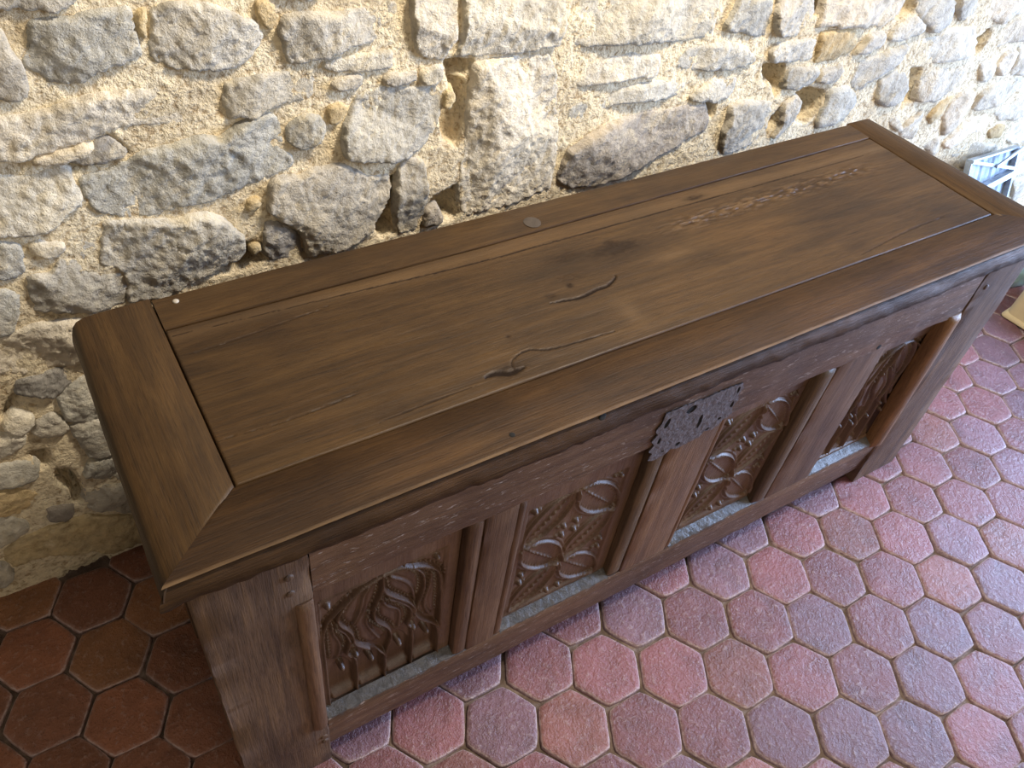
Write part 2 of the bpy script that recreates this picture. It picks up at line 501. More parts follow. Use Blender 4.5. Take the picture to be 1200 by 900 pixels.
STONES = [
    ('g',14,[(0.045,1.155),(0.139,1.148),(0.13,1.128),(0.11,1.117),(0.067,1.123),(0.044,1.124),(0.036,1.125)]),
    ('g',17,[(0.071,1.108),(0.099,1.112),(0.141,1.113),(0.192,1.115),(0.191,1.093),(0.192,1.074),(0.198,1.054),(0.183,1.046),(0.156,1.044),(0.138,1.038),(0.115,1.026),(0.097,1.026),(0.072,1.028),(0.067,1.042),(0.054,1.049),(0.051,1.061),(0.061,1.073)]),
    ('g',14,[(0.029,1.103),(0.042,1.101),(0.044,1.075),(0.051,1.061),(0.051,1.041),(0.047,1.016),(0.035,1.012),(0.012,1.016),(0.003,1.017)]),
    ('g',18,[(0.215,1.111),(0.239,1.116),(0.272,1.115),(0.294,1.111),(0.315,1.1),(0.334,1.087),(0.352,1.082),(0.36,1.063),(0.357,1.049),(0.345,1.039),(0.336,1.026),(0.314,1.018),(0.28,1.02),(0.252,1.024),(0.224,1.032),(0.207,1.042),(0.203,1.058),(0.209,1.077),(0.214,1.096)]),
    ('c',14,[(0.005,0.994),(0.037,0.993),(0.065,0.994),(0.091,1.003),(0.131,1.008),(0.164,1.007),(0.192,1.009),(0.221,1.014),(0.249,1.01),(0.254,0.991),(0.254,0.965),(0.251,0.942),(0.223,0.943),(0.181,0.951),(0.147,0.954),(0.124,0.951),(0.1,0.943),(0.067,0.939),(0.025,0.932),(0.012,0.931),(-0.012,0.936),(-0.021,0.938),(-0.004,0.994)]),
    ('c',22,[(0.025,0.93),(0.066,0.938),(0.108,0.941),(0.102,0.929),(0.09,0.923),(0.062,0.919),(0.043,0.918),(0.026,0.92)]),
    ('d',3,[(0.111,0.944),(0.128,0.944),(0.137,0.933),(0.15,0.913),(0.131,0.907),(0.108,0.905),(0.086,0.906),(0.068,0.913),(0.096,0.924)]),
    ('g',12,[(0.295,0.997),(0.34,1.004),(0.391,1.002),(0.427,1.008),(0.435,0.98),(0.428,0.954),(0.4,0.951),(0.367,0.95),(0.333,0.94),(0.294,0.944),(0.29,0.975)]),
    ('g',20,[(0.076,0.888),(0.111,0.894),(0.148,0.904),(0.167,0.914),(0.203,0.915),(0.25,0.924),(0.28,0.914),(0.306,0.932),(0.333,0.94),(0.366,0.939),(0.379,0.908),(0.371,0.88),(0.393,0.857),(0.385,0.843),(0.356,0.834),(0.316,0.825),(0.278,0.818),(0.249,0.808),(0.204,0.812),(0.167,0.804),(0.128,0.808),(0.086,0.825),(0.075,0.862)]),
    ('g',19,[(0.387,0.921),(0.415,0.93),(0.44,0.923),(0.447,0.903),(0.431,0.877),(0.403,0.871),(0.381,0.887),(0.379,0.908)]),
    ('c',13,[(-0.028,0.915),(0.005,0.906),(0.032,0.907),(0.06,0.913),(0.068,0.906),(0.067,0.886),(0.074,0.86),(0.07,0.846),(0.047,0.841),(0.038,0.829),(0.019,0.819),(-0.012,0.816),(-0.047,0.82),(-0.056,0.823)]),
    ('g',12,[(-0.058,0.818),(-0.034,0.807),(-0.022,0.8),(-0.028,0.775),(-0.031,0.756),(-0.043,0.748),(-0.067,0.75),(-0.077,0.753)]),
    ('g',26,[(0.09,0.814),(0.127,0.806),(0.191,0.79),(0.214,0.796),(0.237,0.793),(0.262,0.776),(0.279,0.75),(0.295,0.729),(0.294,0.703),(0.278,0.685),(0.252,0.681),(0.23,0.672),(0.192,0.657),(0.154,0.641),(0.092,0.653),(0.1,0.704),(0.091,0.723),(0.067,0.739),(0.077,0.772)]),
    ('g',11,[(-0.031,0.749),(0.002,0.744),(0.016,0.762),(0.037,0.788),(0.058,0.79),(0.075,0.773),(0.066,0.737),(0.091,0.721),(0.1,0.699),(0.092,0.653),(0.055,0.648),(0.025,0.656),(-0.003,0.668),(-0.045,0.68),(-0.038,0.71),(-0.037,0.73)]),
    ('c',10,[(-0.014,0.802),(0.003,0.803),(0.012,0.794),(0.029,0.794),(0.033,0.785),(0.017,0.77),(-0.005,0.772),(-0.016,0.783)]),
    ('g',12,[(-0.08,0.738),(-0.06,0.731),(-0.049,0.714),(-0.055,0.693),(-0.062,0.675),(-0.076,0.652),(-0.097,0.649),(-0.106,0.652)]),
    ('c',16,[(-0.108,0.646),(-0.074,0.651),(-0.048,0.659),(-0.025,0.654),(-0.001,0.651),(0.046,0.635),(0.025,0.544),(-0.004,0.555),(-0.015,0.554),(-0.04,0.559),(-0.069,0.555),(-0.099,0.564),(-0.128,0.58)]),
    ('d',12,[(-0.102,0.553),(-0.072,0.553),(-0.04,0.558),(-0.014,0.553),(-0.017,0.525),(-0.037,0.509),(-0.058,0.497),(-0.087,0.515),(-0.112,0.526)]),
    ('g',13,[(-0.059,0.494),(-0.037,0.511),(-0.017,0.521),(-0.006,0.528),(0.029,0.514),(0.009,0.399),(-0.037,0.421),(-0.056,0.435),(-0.058,0.458)]),
    ('w',20,[(-0.119,0.494),(-0.098,0.469),(-0.098,0.458),(-0.119,0.441),(-0.13,0.436),(-0.15,0.462),(-0.143,0.475),(-0.137,0.477)]),
    ('g',14,[(-0.097,0.455),(-0.07,0.466),(-0.059,0.444),(-0.055,0.42),(-0.066,0.403),(-0.095,0.41),(-0.113,0.427)]),
    ('g',12,[(-0.058,0.424),(-0.026,0.428),(-0.009,0.414),(0.031,0.401),(0.025,0.302),(-0.01,0.314),(-0.046,0.331),(-0.051,0.355),(-0.054,0.385)]),
    ('w',14,[(-0.168,0.455),(-0.131,0.442),(-0.121,0.42),(-0.135,0.405),(-0.155,0.393),(-0.176,0.387),(-0.187,0.393)]),
    ('g',14,[(-0.191,0.379),(-0.154,0.375),(-0.127,0.363),(-0.123,0.341),(-0.134,0.316),(-0.157,0.317),(-0.195,0.324),(-0.206,0.331)]),
    ('g',12,[(-0.048,0.323),(0.023,0.296),(0.024,0.224),(-0.019,0.239),(-0.043,0.266),(-0.068,0.284)]),
    ('t',13,[(-0.21,0.318),(-0.179,0.312),(-0.145,0.285),(-0.138,0.248),(-0.144,0.226),(-0.178,0.231),(-0.216,0.252),(-0.227,0.26)]),
    ('g',15,[(-0.066,0.263),(-0.021,0.232),(0.021,0.21),(0.025,0.103),(-0.018,0.134),(-0.051,0.163),(-0.081,0.185),(-0.08,0.226)]),
    ('c',13,[(-0.23,0.251),(-0.2,0.238),(-0.182,0.216),(-0.184,0.183),(-0.211,0.174),(-0.242,0.167),(-0.253,0.175)]),
    ('t',22,[(-0.239,0.151),(-0.206,0.17),(-0.169,0.173),(-0.132,0.173),(-0.088,0.172),(-0.02,0.125),(0.023,0.096),(0.027,0.024),(-0.026,0.037),(-0.066,0.025),(-0.099,0.057),(-0.123,0.059),(-0.164,0.081),(-0.199,0.091),(-0.236,0.089),(-0.245,0.119)]),
    ('g',30,[(-0.266,0.134),(-0.243,0.113),(-0.241,0.078),(-0.262,0.051),(-0.287,0.063)]),
    ('d',11,[(-0.145,0.227),(-0.119,0.223),(-0.102,0.212),(-0.106,0.188),(-0.124,0.175),(-0.149,0.192)]),
    ('g',12,[(0.371,1.123),(0.454,1.116),(0.45,1.103),(0.412,1.104),(0.382,1.11)]),
    ('t',10,[(0.353,1.108),(0.369,1.109),(0.381,1.102),(0.381,1.085),(0.376,1.065),(0.362,1.069),(0.355,1.085)]),
    ('g',20,[(0.388,1.078),(0.395,1.087),(0.442,1.085),(0.468,1.081),(0.502,1.082),(0.529,1.086),(0.557,1.092),(0.571,1.088),(0.572,1.069),(0.565,1.047),(0.551,1.036),(0.522,1.029),(0.487,1.027),(0.459,1.017),(0.422,1.014),(0.395,1.012),(0.388,1.029),(0.386,1.051),(0.382,1.064)]),
    ('c',10,[(0.448,1.012),(0.49,1.013),(0.536,1.016),(0.563,1.014),(0.566,0.99),(0.543,0.986),(0.507,0.988),(0.454,0.994),(0.443,1.003)]),
    ('g',13,[(0.461,0.977),(0.486,0.983),(0.511,0.982),(0.514,0.971),(0.499,0.96),(0.471,0.961),(0.458,0.967)]),
    ('g',13,[(0.547,0.975),(0.566,0.979),(0.581,0.974),(0.612,0.975),(0.609,0.959),(0.589,0.954),(0.562,0.956),(0.547,0.96)]),
    ('g',20,[(0.503,0.949),(0.529,0.956),(0.562,0.954),(0.609,0.947),(0.657,0.943),(0.661,0.921),(0.657,0.887),(0.646,0.856),(0.626,0.835),(0.601,0.823),(0.568,0.82),(0.52,0.829),(0.478,0.842),(0.471,0.869),(0.475,0.895),(0.484,0.916),(0.495,0.936)]),
    ('c',18,[(0.593,1.086),(0.599,1.104),(0.676,1.098),(0.679,1.058),(0.678,1.025),(0.665,1.005),(0.659,0.986),(0.643,0.987),(0.619,0.993),(0.607,1.005),(0.598,1.027),(0.596,1.054)]),
    ('c',14,[(0.614,0.974),(0.651,0.982),(0.659,0.974),(0.657,0.956),(0.641,0.948),(0.615,0.951)]),
    ('c',20,[(0.68,1.097),(0.884,1.08),(0.893,1.037),(0.889,1.001),(0.884,0.983),(0.819,0.98),(0.716,0.985),(0.67,0.989),(0.683,1.003),(0.688,1.019),(0.688,1.057)]),
    ('c',24,[(0.717,0.974),(0.785,0.976),(0.875,0.969),(0.898,0.93),(0.906,0.879),(0.92,0.824),(0.927,0.768),(0.927,0.68),(0.827,0.663),(0.718,0.664),(0.703,0.731),(0.706,0.803),(0.708,0.845),(0.706,0.91),(0.711,0.94)]),
    ('g',18,[(0.577,0.807),(0.597,0.82),(0.627,0.81),(0.633,0.778),(0.639,0.736),(0.632,0.701),(0.62,0.66),(0.58,0.657),(0.572,0.706),(0.573,0.761)]),
    ('g',26,[(0.344,0.821),(0.366,0.832),(0.398,0.825),(0.428,0.834),(0.466,0.834),(0.496,0.816),(0.52,0.798),(0.56,0.794),(0.565,0.767),(0.557,0.738),(0.54,0.71),(0.527,0.68),(0.48,0.66),(0.435,0.658),(0.398,0.659),(0.39,0.717),(0.359,0.747),(0.336,0.774)]),
    ('d',10,[(0.33,0.758),(0.358,0.742),(0.386,0.715),(0.395,0.67),(0.375,0.661),(0.329,0.67),(0.32,0.695)]),
    ('d',14,[(0.637,0.7),(0.659,0.709),(0.675,0.676),(0.671,0.662),(0.629,0.663)]),
    ('c',16,[(0.912,1.017),(0.918,1.053),(0.919,1.077),(1.259,1.049),(1.273,1.008),(1.277,0.97),(1.257,0.955),(1.184,0.954),(1.072,0.967),(1.02,0.969),(0.94,0.973),(0.918,0.978)]),
    ('g',15,[(1.295,0.968),(1.309,1.012),(1.312,1.044),(1.38,1.039),(1.399,1.037),(1.427,0.993),(1.438,0.939),(1.402,0.939),(1.359,0.953),(1.307,0.961)]),
    ('c',12,[(0.944,0.936),(0.991,0.946),(1.056,0.949),(1.146,0.934),(1.149,0.908),(1.139,0.888),(1.088,0.893),(1.029,0.895),(0.958,0.892),(0.936,0.904)]),
    ('g',15,[(1.19,0.92),(1.216,0.941),(1.315,0.942),(1.376,0.928),(1.423,0.895),(1.412,0.879),(1.33,0.877),(1.241,0.89),(1.198,0.898)]),
    ('g',12,[(0.934,0.84),(0.936,0.857),(0.964,0.866),(1.019,0.874),(1.092,0.88),(1.164,0.879),(1.239,0.863),(1.224,0.839),(1.16,0.839),(1.085,0.846),(1.038,0.84),(0.993,0.83),(0.947,0.826)]),
    ('g',13,[(1.251,0.83),(1.28,0.849),(1.311,0.863),(1.389,0.857),(1.394,0.832),(1.384,0.809),(1.334,0.807),(1.268,0.818)]),
    ('d',28,[(0.969,0.774),(1.021,0.802),(1.073,0.812),(1.144,0.819),(1.203,0.814),(1.264,0.812),(1.316,0.806),(1.339,0.771),(1.342,0.74),(1.302,0.727),(1.246,0.706),(1.156,0.682),(1.1,0.668),(1.055,0.662),(0.986,0.667),(0.936,0.698),(0.95,0.764)]),
    ('g',20,[(1.387,0.789),(1.415,0.798),(1.503,0.785),(1.525,0.781),(1.549,0.747),(1.551,0.714),(1.559,0.668),(1.502,0.667),(1.463,0.658),(1.422,0.658),(1.395,0.699),(1.391,0.731),(1.397,0.756)]),
    ('g',16,[(1.448,0.951),(1.433,0.992),(1.424,1.035),(1.538,1.026),(1.557,0.998),(1.572,0.965),(1.557,0.944),(1.527,0.925),(1.469,0.934)]),
    ('c',22,[(1.582,0.962),(1.579,1.0),(1.573,1.023),(1.881,0.997),(1.886,0.958),(1.862,0.926),(1.84,0.912),(1.731,0.926),(1.632,0.935),(1.585,0.937)]),
    ('g',14,[(1.458,0.905),(1.476,0.921),(1.543,0.921),(1.61,0.917),(1.615,0.89),(1.614,0.861),(1.55,0.868),(1.479,0.875)]),
    ('t',16,[(1.61,0.929),(1.71,0.925),(1.747,0.914),(1.759,0.883),(1.744,0.859),(1.696,0.851),(1.626,0.855),(1.62,0.889)]),
    ('g',18,[(1.796,0.908),(1.852,0.906),(1.871,0.885),(1.856,0.866),(1.801,0.855),(1.758,0.855),(1.77,0.871)]),
    ('g',16,[(1.87,0.905),(1.924,0.929),(1.969,0.928),(2.0,0.907),(2.002,0.886),(1.964,0.875),(1.895,0.87),(1.878,0.879)]),
    ('g',20,[(1.935,0.941),(1.919,0.994),(2.047,0.983),(2.101,0.928),(2.105,0.89),(2.048,0.876),(2.002,0.902)]),
    ('c',18,[(2.1,0.938),(2.086,0.98),(2.178,0.972),(2.214,0.922),(2.2,0.897),(2.15,0.895)]),
    ('c',20,[(2.237,0.915),(2.212,0.969),(2.452,0.949),(2.517,0.888),(2.407,0.884),(2.355,0.865),(2.295,0.887),(2.238,0.893)]),
    ('c',16,[(1.975,0.866),(2.056,0.867),(2.15,0.883),(2.254,0.877),(2.28,0.838),(2.292,0.792),(2.23,0.788),(2.136,0.789),(2.036,0.802),(1.98,0.815),(1.975,0.841)]),
    ('g',18,[(1.549,0.857),(1.648,0.845),(1.663,0.829),(1.649,0.805),(1.602,0.797),(1.552,0.804),(1.542,0.841)]),
    ('g',16,[(1.662,0.838),(1.746,0.842),(1.754,0.817),(1.739,0.793),(1.664,0.799)]),
    ('g',20,[(1.795,0.784),(1.797,0.841),(1.883,0.85),(1.97,0.863),(1.97,0.831),(1.954,0.797),(1.911,0.786),(1.875,0.779),(1.852,0.754),(1.814,0.765)]),
    ('g',22,[(1.728,0.739),(1.721,0.778),(1.783,0.784),(1.851,0.748),(1.845,0.709),(1.825,0.678),(1.733,0.67),(1.72,0.707)]),
    ('g',20,[(1.587,0.707),(1.57,0.769),(1.61,0.783),(1.639,0.764),(1.634,0.722),(1.599,0.677),(1.569,0.677)]),
    ('g',22,[(1.941,0.713),(1.914,0.776),(1.959,0.792),(2.018,0.789),(2.068,0.727),(2.062,0.693),(2.007,0.685),(1.964,0.7)]),
    ('c',18,[(2.106,0.739),(2.093,0.779),(2.194,0.775),(2.312,0.756),(2.324,0.708),(2.293,0.689),(2.229,0.673),(2.148,0.68),(2.116,0.691)]),
    ('c',16,[(2.412,0.696),(2.359,0.757),(2.4,0.775),(2.424,0.789),(2.455,0.733),(2.466,0.701),(2.433,0.693)]),
    ('w',24,[(2.451,0.746),(2.464,0.785),(2.51,0.785),(2.542,0.753),(2.539,0.705),(2.489,0.706)]),
    ('c',22,[(2.311,0.614),(2.316,0.656),(2.35,0.683),(2.416,0.673),(2.437,0.626),(2.429,0.576),(2.398,0.54),(2.362,0.539)]),
    ('c',18,[(2.453,0.605),(2.455,0.66),(2.522,0.69),(2.648,0.685),(2.701,0.667),(2.692,0.641),(2.64,0.624),(2.586,0.598),(2.503,0.595)]),
    ('t',14,[(2.223,0.622),(2.241,0.649),(2.277,0.675),(2.329,0.679),(2.306,0.661),(2.309,0.609),(2.257,0.591)]),
    ('c',16,[(2.038,0.641),(2.068,0.663),(2.122,0.614),(2.174,0.646),(2.188,0.662),(2.207,0.625),(2.223,0.556),(2.172,0.559)]),
    ('w',16,[(2.384,0.512),(2.433,0.549),(2.474,0.577),(2.576,0.581),(2.627,0.525),(2.581,0.506),(2.472,0.504),(2.437,0.48)]),
    ('c',18,[(2.603,0.571),(2.67,0.593),(2.75,0.619),(2.829,0.542),(2.737,0.525),(2.657,0.537)]),
    ('t',14,[(2.628,0.509),(2.675,0.528),(2.733,0.512),(2.736,0.464),(2.658,0.477)]),
    ('c',14,[(2.264,0.528),(2.351,0.542),(2.394,0.489),(2.37,0.472)]),
    ('c',18,[(2.379,0.844),(2.424,0.877),(2.51,0.874),(2.586,0.8),(2.464,0.805),(2.422,0.795),(2.38,0.8),(2.375,0.828)]),
    ('w',18,[(2.751,0.466),(2.775,0.504),(2.857,0.526),(2.969,0.418),(2.838,0.422)]),
    ('c',16,[(2.457,0.469),(2.555,0.484),(2.694,0.458),(2.766,0.432),(2.86,0.334),(2.572,0.386)]),
    ('c',18,[(2.913,0.396),(3.018,0.409),(3.271,0.166),(3.128,0.125),(2.954,0.289)]),
    ('w',18,[(2.513,0.794),(2.593,0.793),(2.7,0.691),(2.558,0.697),(2.554,0.745)]),
    ('t',9,[(0.198,1.111),(0.212,1.113),(0.209,1.097),(0.203,1.072),(0.196,1.076),(0.193,1.09)]),
    ('t',9,[(0.452,0.939),(0.477,0.941),(0.482,0.924),(0.469,0.907),(0.452,0.907),(0.449,0.922)]),
    ('t',12,[(0.31,0.802),(0.326,0.803),(0.329,0.788),(0.315,0.779),(0.299,0.781)]),
    ('t',13,[(0.3,0.712),(0.319,0.711),(0.319,0.696),(0.301,0.691)]),
    ('t',8,[(0.662,0.936),(0.678,0.938),(0.682,0.914),(0.673,0.896),(0.661,0.902)]),
]
FILLERS = [
    ('c',10,[(0.064,0.025),(0.15,0.024),(0.242,0.024),(0.253,0.081),(0.253,0.129),(0.144,0.12),(0.062,0.121),(0.063,0.071)]),
    ('c',15,[(0.261,0.024),(0.36,0.033),(0.458,0.027),(0.473,0.076),(0.467,0.127),(0.358,0.127),(0.255,0.13),(0.264,0.075)]),
    ('t',18,[(0.478,0.029),(0.572,0.022),(0.644,0.024),(0.655,0.078),(0.647,0.121),(0.561,0.123),(0.474,0.127),(0.487,0.083)]),
    ('c',9,[(0.664,0.025),(0.785,0.03),(0.919,0.034),(0.917,0.069),(0.916,0.13),(0.787,0.12),(0.668,0.118),(0.668,0.074)]),
    ('c',14,[(0.938,0.029),(1.032,0.023),(1.144,0.022),(1.13,0.08),(1.139,0.131),(1.035,0.125),(0.931,0.121),(0.922,0.081)]),
    ('t',12,[(1.153,0.024),(1.244,0.021),(1.337,0.024),(1.345,0.081),(1.338,0.116),(1.242,0.12),(1.149,0.12),(1.159,0.07)]),
    ('c',18,[(1.348,0.029),(1.437,0.03),(1.511,0.031),(1.498,0.074),(1.504,0.131),(1.431,0.131),(1.349,0.121),(1.354,0.082)]),
    ('t',17,[(1.517,0.033),(1.62,0.025),(1.708,0.028),(1.715,0.072),(1.712,0.119),(1.614,0.126),(1.526,0.12),(1.527,0.082)]),
    ('t',18,[(1.725,0.026),(1.844,0.033),(1.961,0.023),(1.968,0.072),(1.964,0.128),(1.844,0.119),(1.718,0.131),(1.72,0.078)]),
    ('t',17,[(1.981,0.021),(2.114,0.022),(2.241,0.024),(2.245,0.069),(2.234,0.13),(2.118,0.121),(1.979,0.117),(1.989,0.075)]),
    ('c',15,[(2.252,0.028),(2.35,0.022),(2.423,0.03),(2.435,0.076),(2.428,0.13),(2.347,0.117),(2.263,0.119),(2.253,0.081)]),
    ('g',14,[(2.451,0.023),(2.541,0.028),(2.646,0.029),(2.655,0.079),(2.64,0.121),(2.548,0.124),(2.449,0.124),(2.438,0.072)]),
    ('c',12,[(2.669,0.036),(2.798,0.031),(2.929,0.025),(2.934,0.075),(2.934,0.121),(2.802,0.128),(2.666,0.123),(2.659,0.08)]),
    ('g',10,[(3.271,0.035),(3.383,0.03),(3.501,0.025),(3.496,0.068),(3.511,0.129),(3.393,0.129),(3.28,0.118),(3.274,0.076)]),
    ('c',17,[(0.054,0.148),(0.146,0.138),(0.226,0.145),(0.225,0.195),(0.22,0.247),(0.141,0.256),(0.054,0.25),(0.059,0.198)]),
    ('g',16,[(0.252,0.148),(0.334,0.141),(0.407,0.133),(0.406,0.192),(0.417,0.259),(0.331,0.247),(0.24,0.249),(0.251,0.191)]),
    ('c',9,[(0.426,0.134),(0.547,0.132),(0.678,0.134),(0.674,0.204),(0.677,0.259),(0.556,0.256),(0.428,0.26),(0.432,0.2)]),
    ('g',17,[(0.691,0.138),(0.803,0.137),(0.919,0.138),(0.914,0.202),(0.919,0.253),(0.805,0.251),(0.691,0.245),(0.704,0.193)]),
    ('c',11,[(0.928,0.134),(1.056,0.132),(1.169,0.132),(1.18,0.197),(1.18,0.252),(1.058,0.258),(0.938,0.256),(0.932,0.191)]),
    ('g',10,[(1.189,0.146),(1.296,0.147),(1.413,0.138),(1.412,0.201),(1.403,0.254),(1.304,0.254),(1.194,0.252),(1.195,0.201)]),
    ('g',14,[(1.43,0.142),(1.505,0.141),(1.58,0.148),(1.577,0.189),(1.583,0.252),(1.502,0.254),(1.42,0.248),(1.417,0.201)]),
    ('c',10,[(1.596,0.146),(1.736,0.145),(1.86,0.135),(1.863,0.203),(1.873,0.26),(1.723,0.256),(1.591,0.248),(1.599,0.194)]),
    ('t',18,[(1.881,0.135),(2.023,0.133),(2.164,0.14),(2.165,0.193),(2.16,0.256),(2.021,0.248),(1.882,0.251),(1.89,0.193)]),
    ('t',14,[(2.184,0.135),(2.312,0.133),(2.45,0.142),(2.454,0.198),(2.453,0.25),(2.323,0.257),(2.182,0.256),(2.187,0.192)]),
    ('t',10,[(2.47,0.132),(2.556,0.135),(2.635,0.14),(2.635,0.201),(2.639,0.258),(2.556,0.247),(2.471,0.255),(2.475,0.203)]),
    ('t',10,[(3.293,0.145),(3.405,0.141),(3.526,0.137),(3.524,0.195),(3.518,0.259),(3.402,0.25),(3.284,0.25),(3.294,0.203)]),
    ('g',12,[(-0.416,0.263),(-0.343,0.261),(-0.27,0.265),(-0.261,0.325),(-0.263,0.393),(-0.337,0.391),(-0.419,0.381),(-0.416,0.329)]),
    ('g',16,[(0.047,0.271),(0.121,0.274),(0.199,0.266),(0.196,0.33),(0.202,0.382),(0.129,0.388),(0.046,0.388),(0.048,0.331)]),
    ('c',11,[(0.223,0.275),(0.335,0.271),(0.441,0.266),(0.441,0.335),(0.432,0.381),(0.331,0.392),(0.22,0.392),(0.213,0.329)]),
    ('g',11,[(0.456,0.263),(0.547,0.269),(0.624,0.276),(0.63,0.32),(0.632,0.381),(0.536,0.388),(0.452,0.392),(0.452,0.33)]),
    ('g',11,[(0.639,0.267),(0.76,0.269),(0.899,0.274),(0.886,0.326),(0.887,0.385),(0.775,0.383),(0.648,0.394),(0.648,0.323)]),
    ('g',10,[(0.901,0.261),(1.042,0.269),(1.181,0.262),(1.184,0.33),(1.184,0.387),(1.046,0.389),(0.902,0.385),(0.903,0.321)]),
    ('c',17,[(1.195,0.265),(1.325,0.262),(1.451,0.262),(1.456,0.322),(1.453,0.387),(1.322,0.383),(1.196,0.391),(1.198,0.328)]),
    ('t',11,[(1.472,0.276),(1.555,0.261),(1.644,0.276),(1.639,0.329),(1.644,0.388),(1.557,0.393),(1.459,0.381),(1.472,0.333)]),
    ('t',18,[(1.656,0.266),(1.783,0.266),(1.908,0.273),(1.899,0.333),(1.897,0.38),(1.788,0.379),(1.651,0.392),(1.651,0.33)]),
    ('g',12,[(1.916,0.271),(2.027,0.271),(2.147,0.267),(2.14,0.325),(2.132,0.381),(2.027,0.385),(1.913,0.389),(1.911,0.323)]),
    ('c',11,[(2.148,0.266),(2.258,0.27),(2.352,0.275),(2.351,0.331),(2.35,0.38),(2.252,0.382),(2.148,0.383),(2.15,0.327)]),
    ('c',15,[(3.207,0.269),(3.316,0.268),(3.426,0.274),(3.418,0.325),(3.425,0.39),(3.309,0.384),(3.203,0.387),(3.215,0.334)]),
    ('g',16,[(-0.437,0.406),(-0.332,0.403),(-0.212,0.407),(-0.209,0.473),(-0.213,0.531),(-0.328,0.53),(-0.441,0.53),(-0.451,0.476)]),
    ('c',9,[(0.043,0.395),(0.146,0.406),(0.261,0.402),(0.265,0.469),(0.259,0.53),(0.158,0.535),(0.035,0.542),(0.04,0.466)]),
    ('t',18,[(0.275,0.406),(0.378,0.405),(0.465,0.404),(0.458,0.462),(0.47,0.542),(0.364,0.54),(0.274,0.539),(0.274,0.472)]),
    ('g',11,[(0.482,0.408),(0.579,0.401),(0.678,0.409),(0.667,0.463),(0.668,0.534),(0.581,0.536),(0.484,0.533),(0.479,0.465)]),
    ('c',18,[(0.681,0.401),(0.807,0.408),(0.919,0.409),(0.928,0.463),(0.927,0.542),(0.813,0.538),(0.688,0.536),(0.692,0.471)]),
    ('g',17,[(0.943,0.407),(1.017,0.402),(1.112,0.405),(1.101,0.465),(1.105,0.539),(1.018,0.531),(0.937,0.536),(0.935,0.462)]),
    ('g',16,[(1.127,0.406),(1.23,0.406),(1.326,0.402),(1.316,0.476),(1.315,0.539),(1.23,0.53),(1.126,0.542),(1.123,0.47)]),
    ('t',16,[(1.334,0.41),(1.473,0.407),(1.587,0.402),(1.59,0.463),(1.597,0.531),(1.464,0.543),(1.338,0.538),(1.339,0.468)]),
    ('g',18,[(1.607,0.395),(1.699,0.409),(1.795,0.402),(1.784,0.464),(1.788,0.536),(1.696,0.539),(1.609,0.533),(1.607,0.464)]),
    ('g',17,[(1.803,0.408),(1.918,0.402),(2.038,0.407),(2.047,0.463),(2.035,0.539),(1.924,0.533),(1.805,0.533),(1.809,0.467)]),
    ('t',15,[(2.066,0.407),(2.143,0.409),(2.219,0.4),(2.225,0.462),(2.225,0.529),(2.141,0.535),(2.063,0.528),(2.061,0.474)]),
    ('t',14,[(3.039,0.404),(3.135,0.399),(3.22,0.404),(3.22,0.475),(3.223,0.541),(3.13,0.533),(3.051,0.535),(3.046,0.475)]),
    ('t',17,[(3.237,0.408),(3.332,0.405),(3.402,0.405),(3.411,0.472),(3.409,0.53),(3.334,0.538),(3.243,0.54),(3.238,0.468)]),
    ('t',14,[(-0.485,0.557),(-0.365,0.547),(-0.234,0.544),(-0.236,0.613),(-0.226,0.658),(-0.36,0.656),(-0.482,0.657),(-0.488,0.603)]),
    ('g',18,[(1.139,0.546),(1.23,0.558),(1.324,0.558),(1.326,0.612),(1.314,0.661),(1.224,0.66),(1.138,0.665),(1.129,0.601)]),
    ('g',9,[(1.58,0.549),(1.692,0.551),(1.796,0.557),(1.802,0.614),(1.803,0.669),(1.692,0.654),(1.569,0.669),(1.58,0.611)]),
    ('g',10,[(2.841,0.555),(2.944,0.555),(3.048,0.557),(3.043,0.6),(3.052,0.662),(2.949,0.665),(2.833,0.654),(2.832,0.61)]),
    ('g',18,[(3.064,0.556),(3.154,0.557),(3.233,0.559),(3.24,0.607),(3.241,0.669),(3.143,0.66),(3.06,0.665),(3.061,0.609)]),
    ('c',12,[(3.247,0.556),(3.337,0.552),(3.439,0.548),(3.427,0.604),(3.428,0.657),(3.349,0.661),(3.251,0.663),(3.246,0.614)]),
    ('t',17,[(-0.428,0.681),(-0.327,0.681),(-0.214,0.685),(-0.227,0.72),(-0.225,0.759),(-0.325,0.769),(-0.435,0.769),(-0.424,0.728)]),
    ('g',10,[(2.712,0.675),(2.795,0.684),(2.879,0.678),(2.882,0.728),(2.875,0.758),(2.79,0.767),(2.705,0.77),(2.703,0.718)]),
    ('t',11,[(2.894,0.673),(2.995,0.675),(3.107,0.685),(3.1,0.714),(3.101,0.77),(3.005,0.757),(2.888,0.764),(2.897,0.722)]),
    ('g',15,[(3.127,0.68),(3.226,0.677),(3.326,0.684),(3.33,0.727),(3.326,0.764),(3.22,0.762),(3.126,0.767),(3.124,0.723)]),
    ('t',11,[(3.337,0.685),(3.421,0.675),(3.497,0.684),(3.498,0.724),(3.495,0.763),(3.422,0.759),(3.342,0.77),(3.347,0.721)]),
    ('t',17,[(-0.398,0.785),(-0.259,0.781),(-0.14,0.773),(-0.138,0.83),(-0.141,0.895),(-0.266,0.902),(-0.394,0.89),(-0.389,0.843)]),
    ('g',13,[(2.632,0.783),(2.753,0.775),(2.856,0.78),(2.85,0.845),(2.854,0.902),(2.748,0.897),(2.642,0.897),(2.635,0.834)]),
    ('g',18,[(2.875,0.783),(2.98,0.776),(3.094,0.786),(3.092,0.834),(3.101,0.894),(2.978,0.889),(2.874,0.889),(2.866,0.842)]),
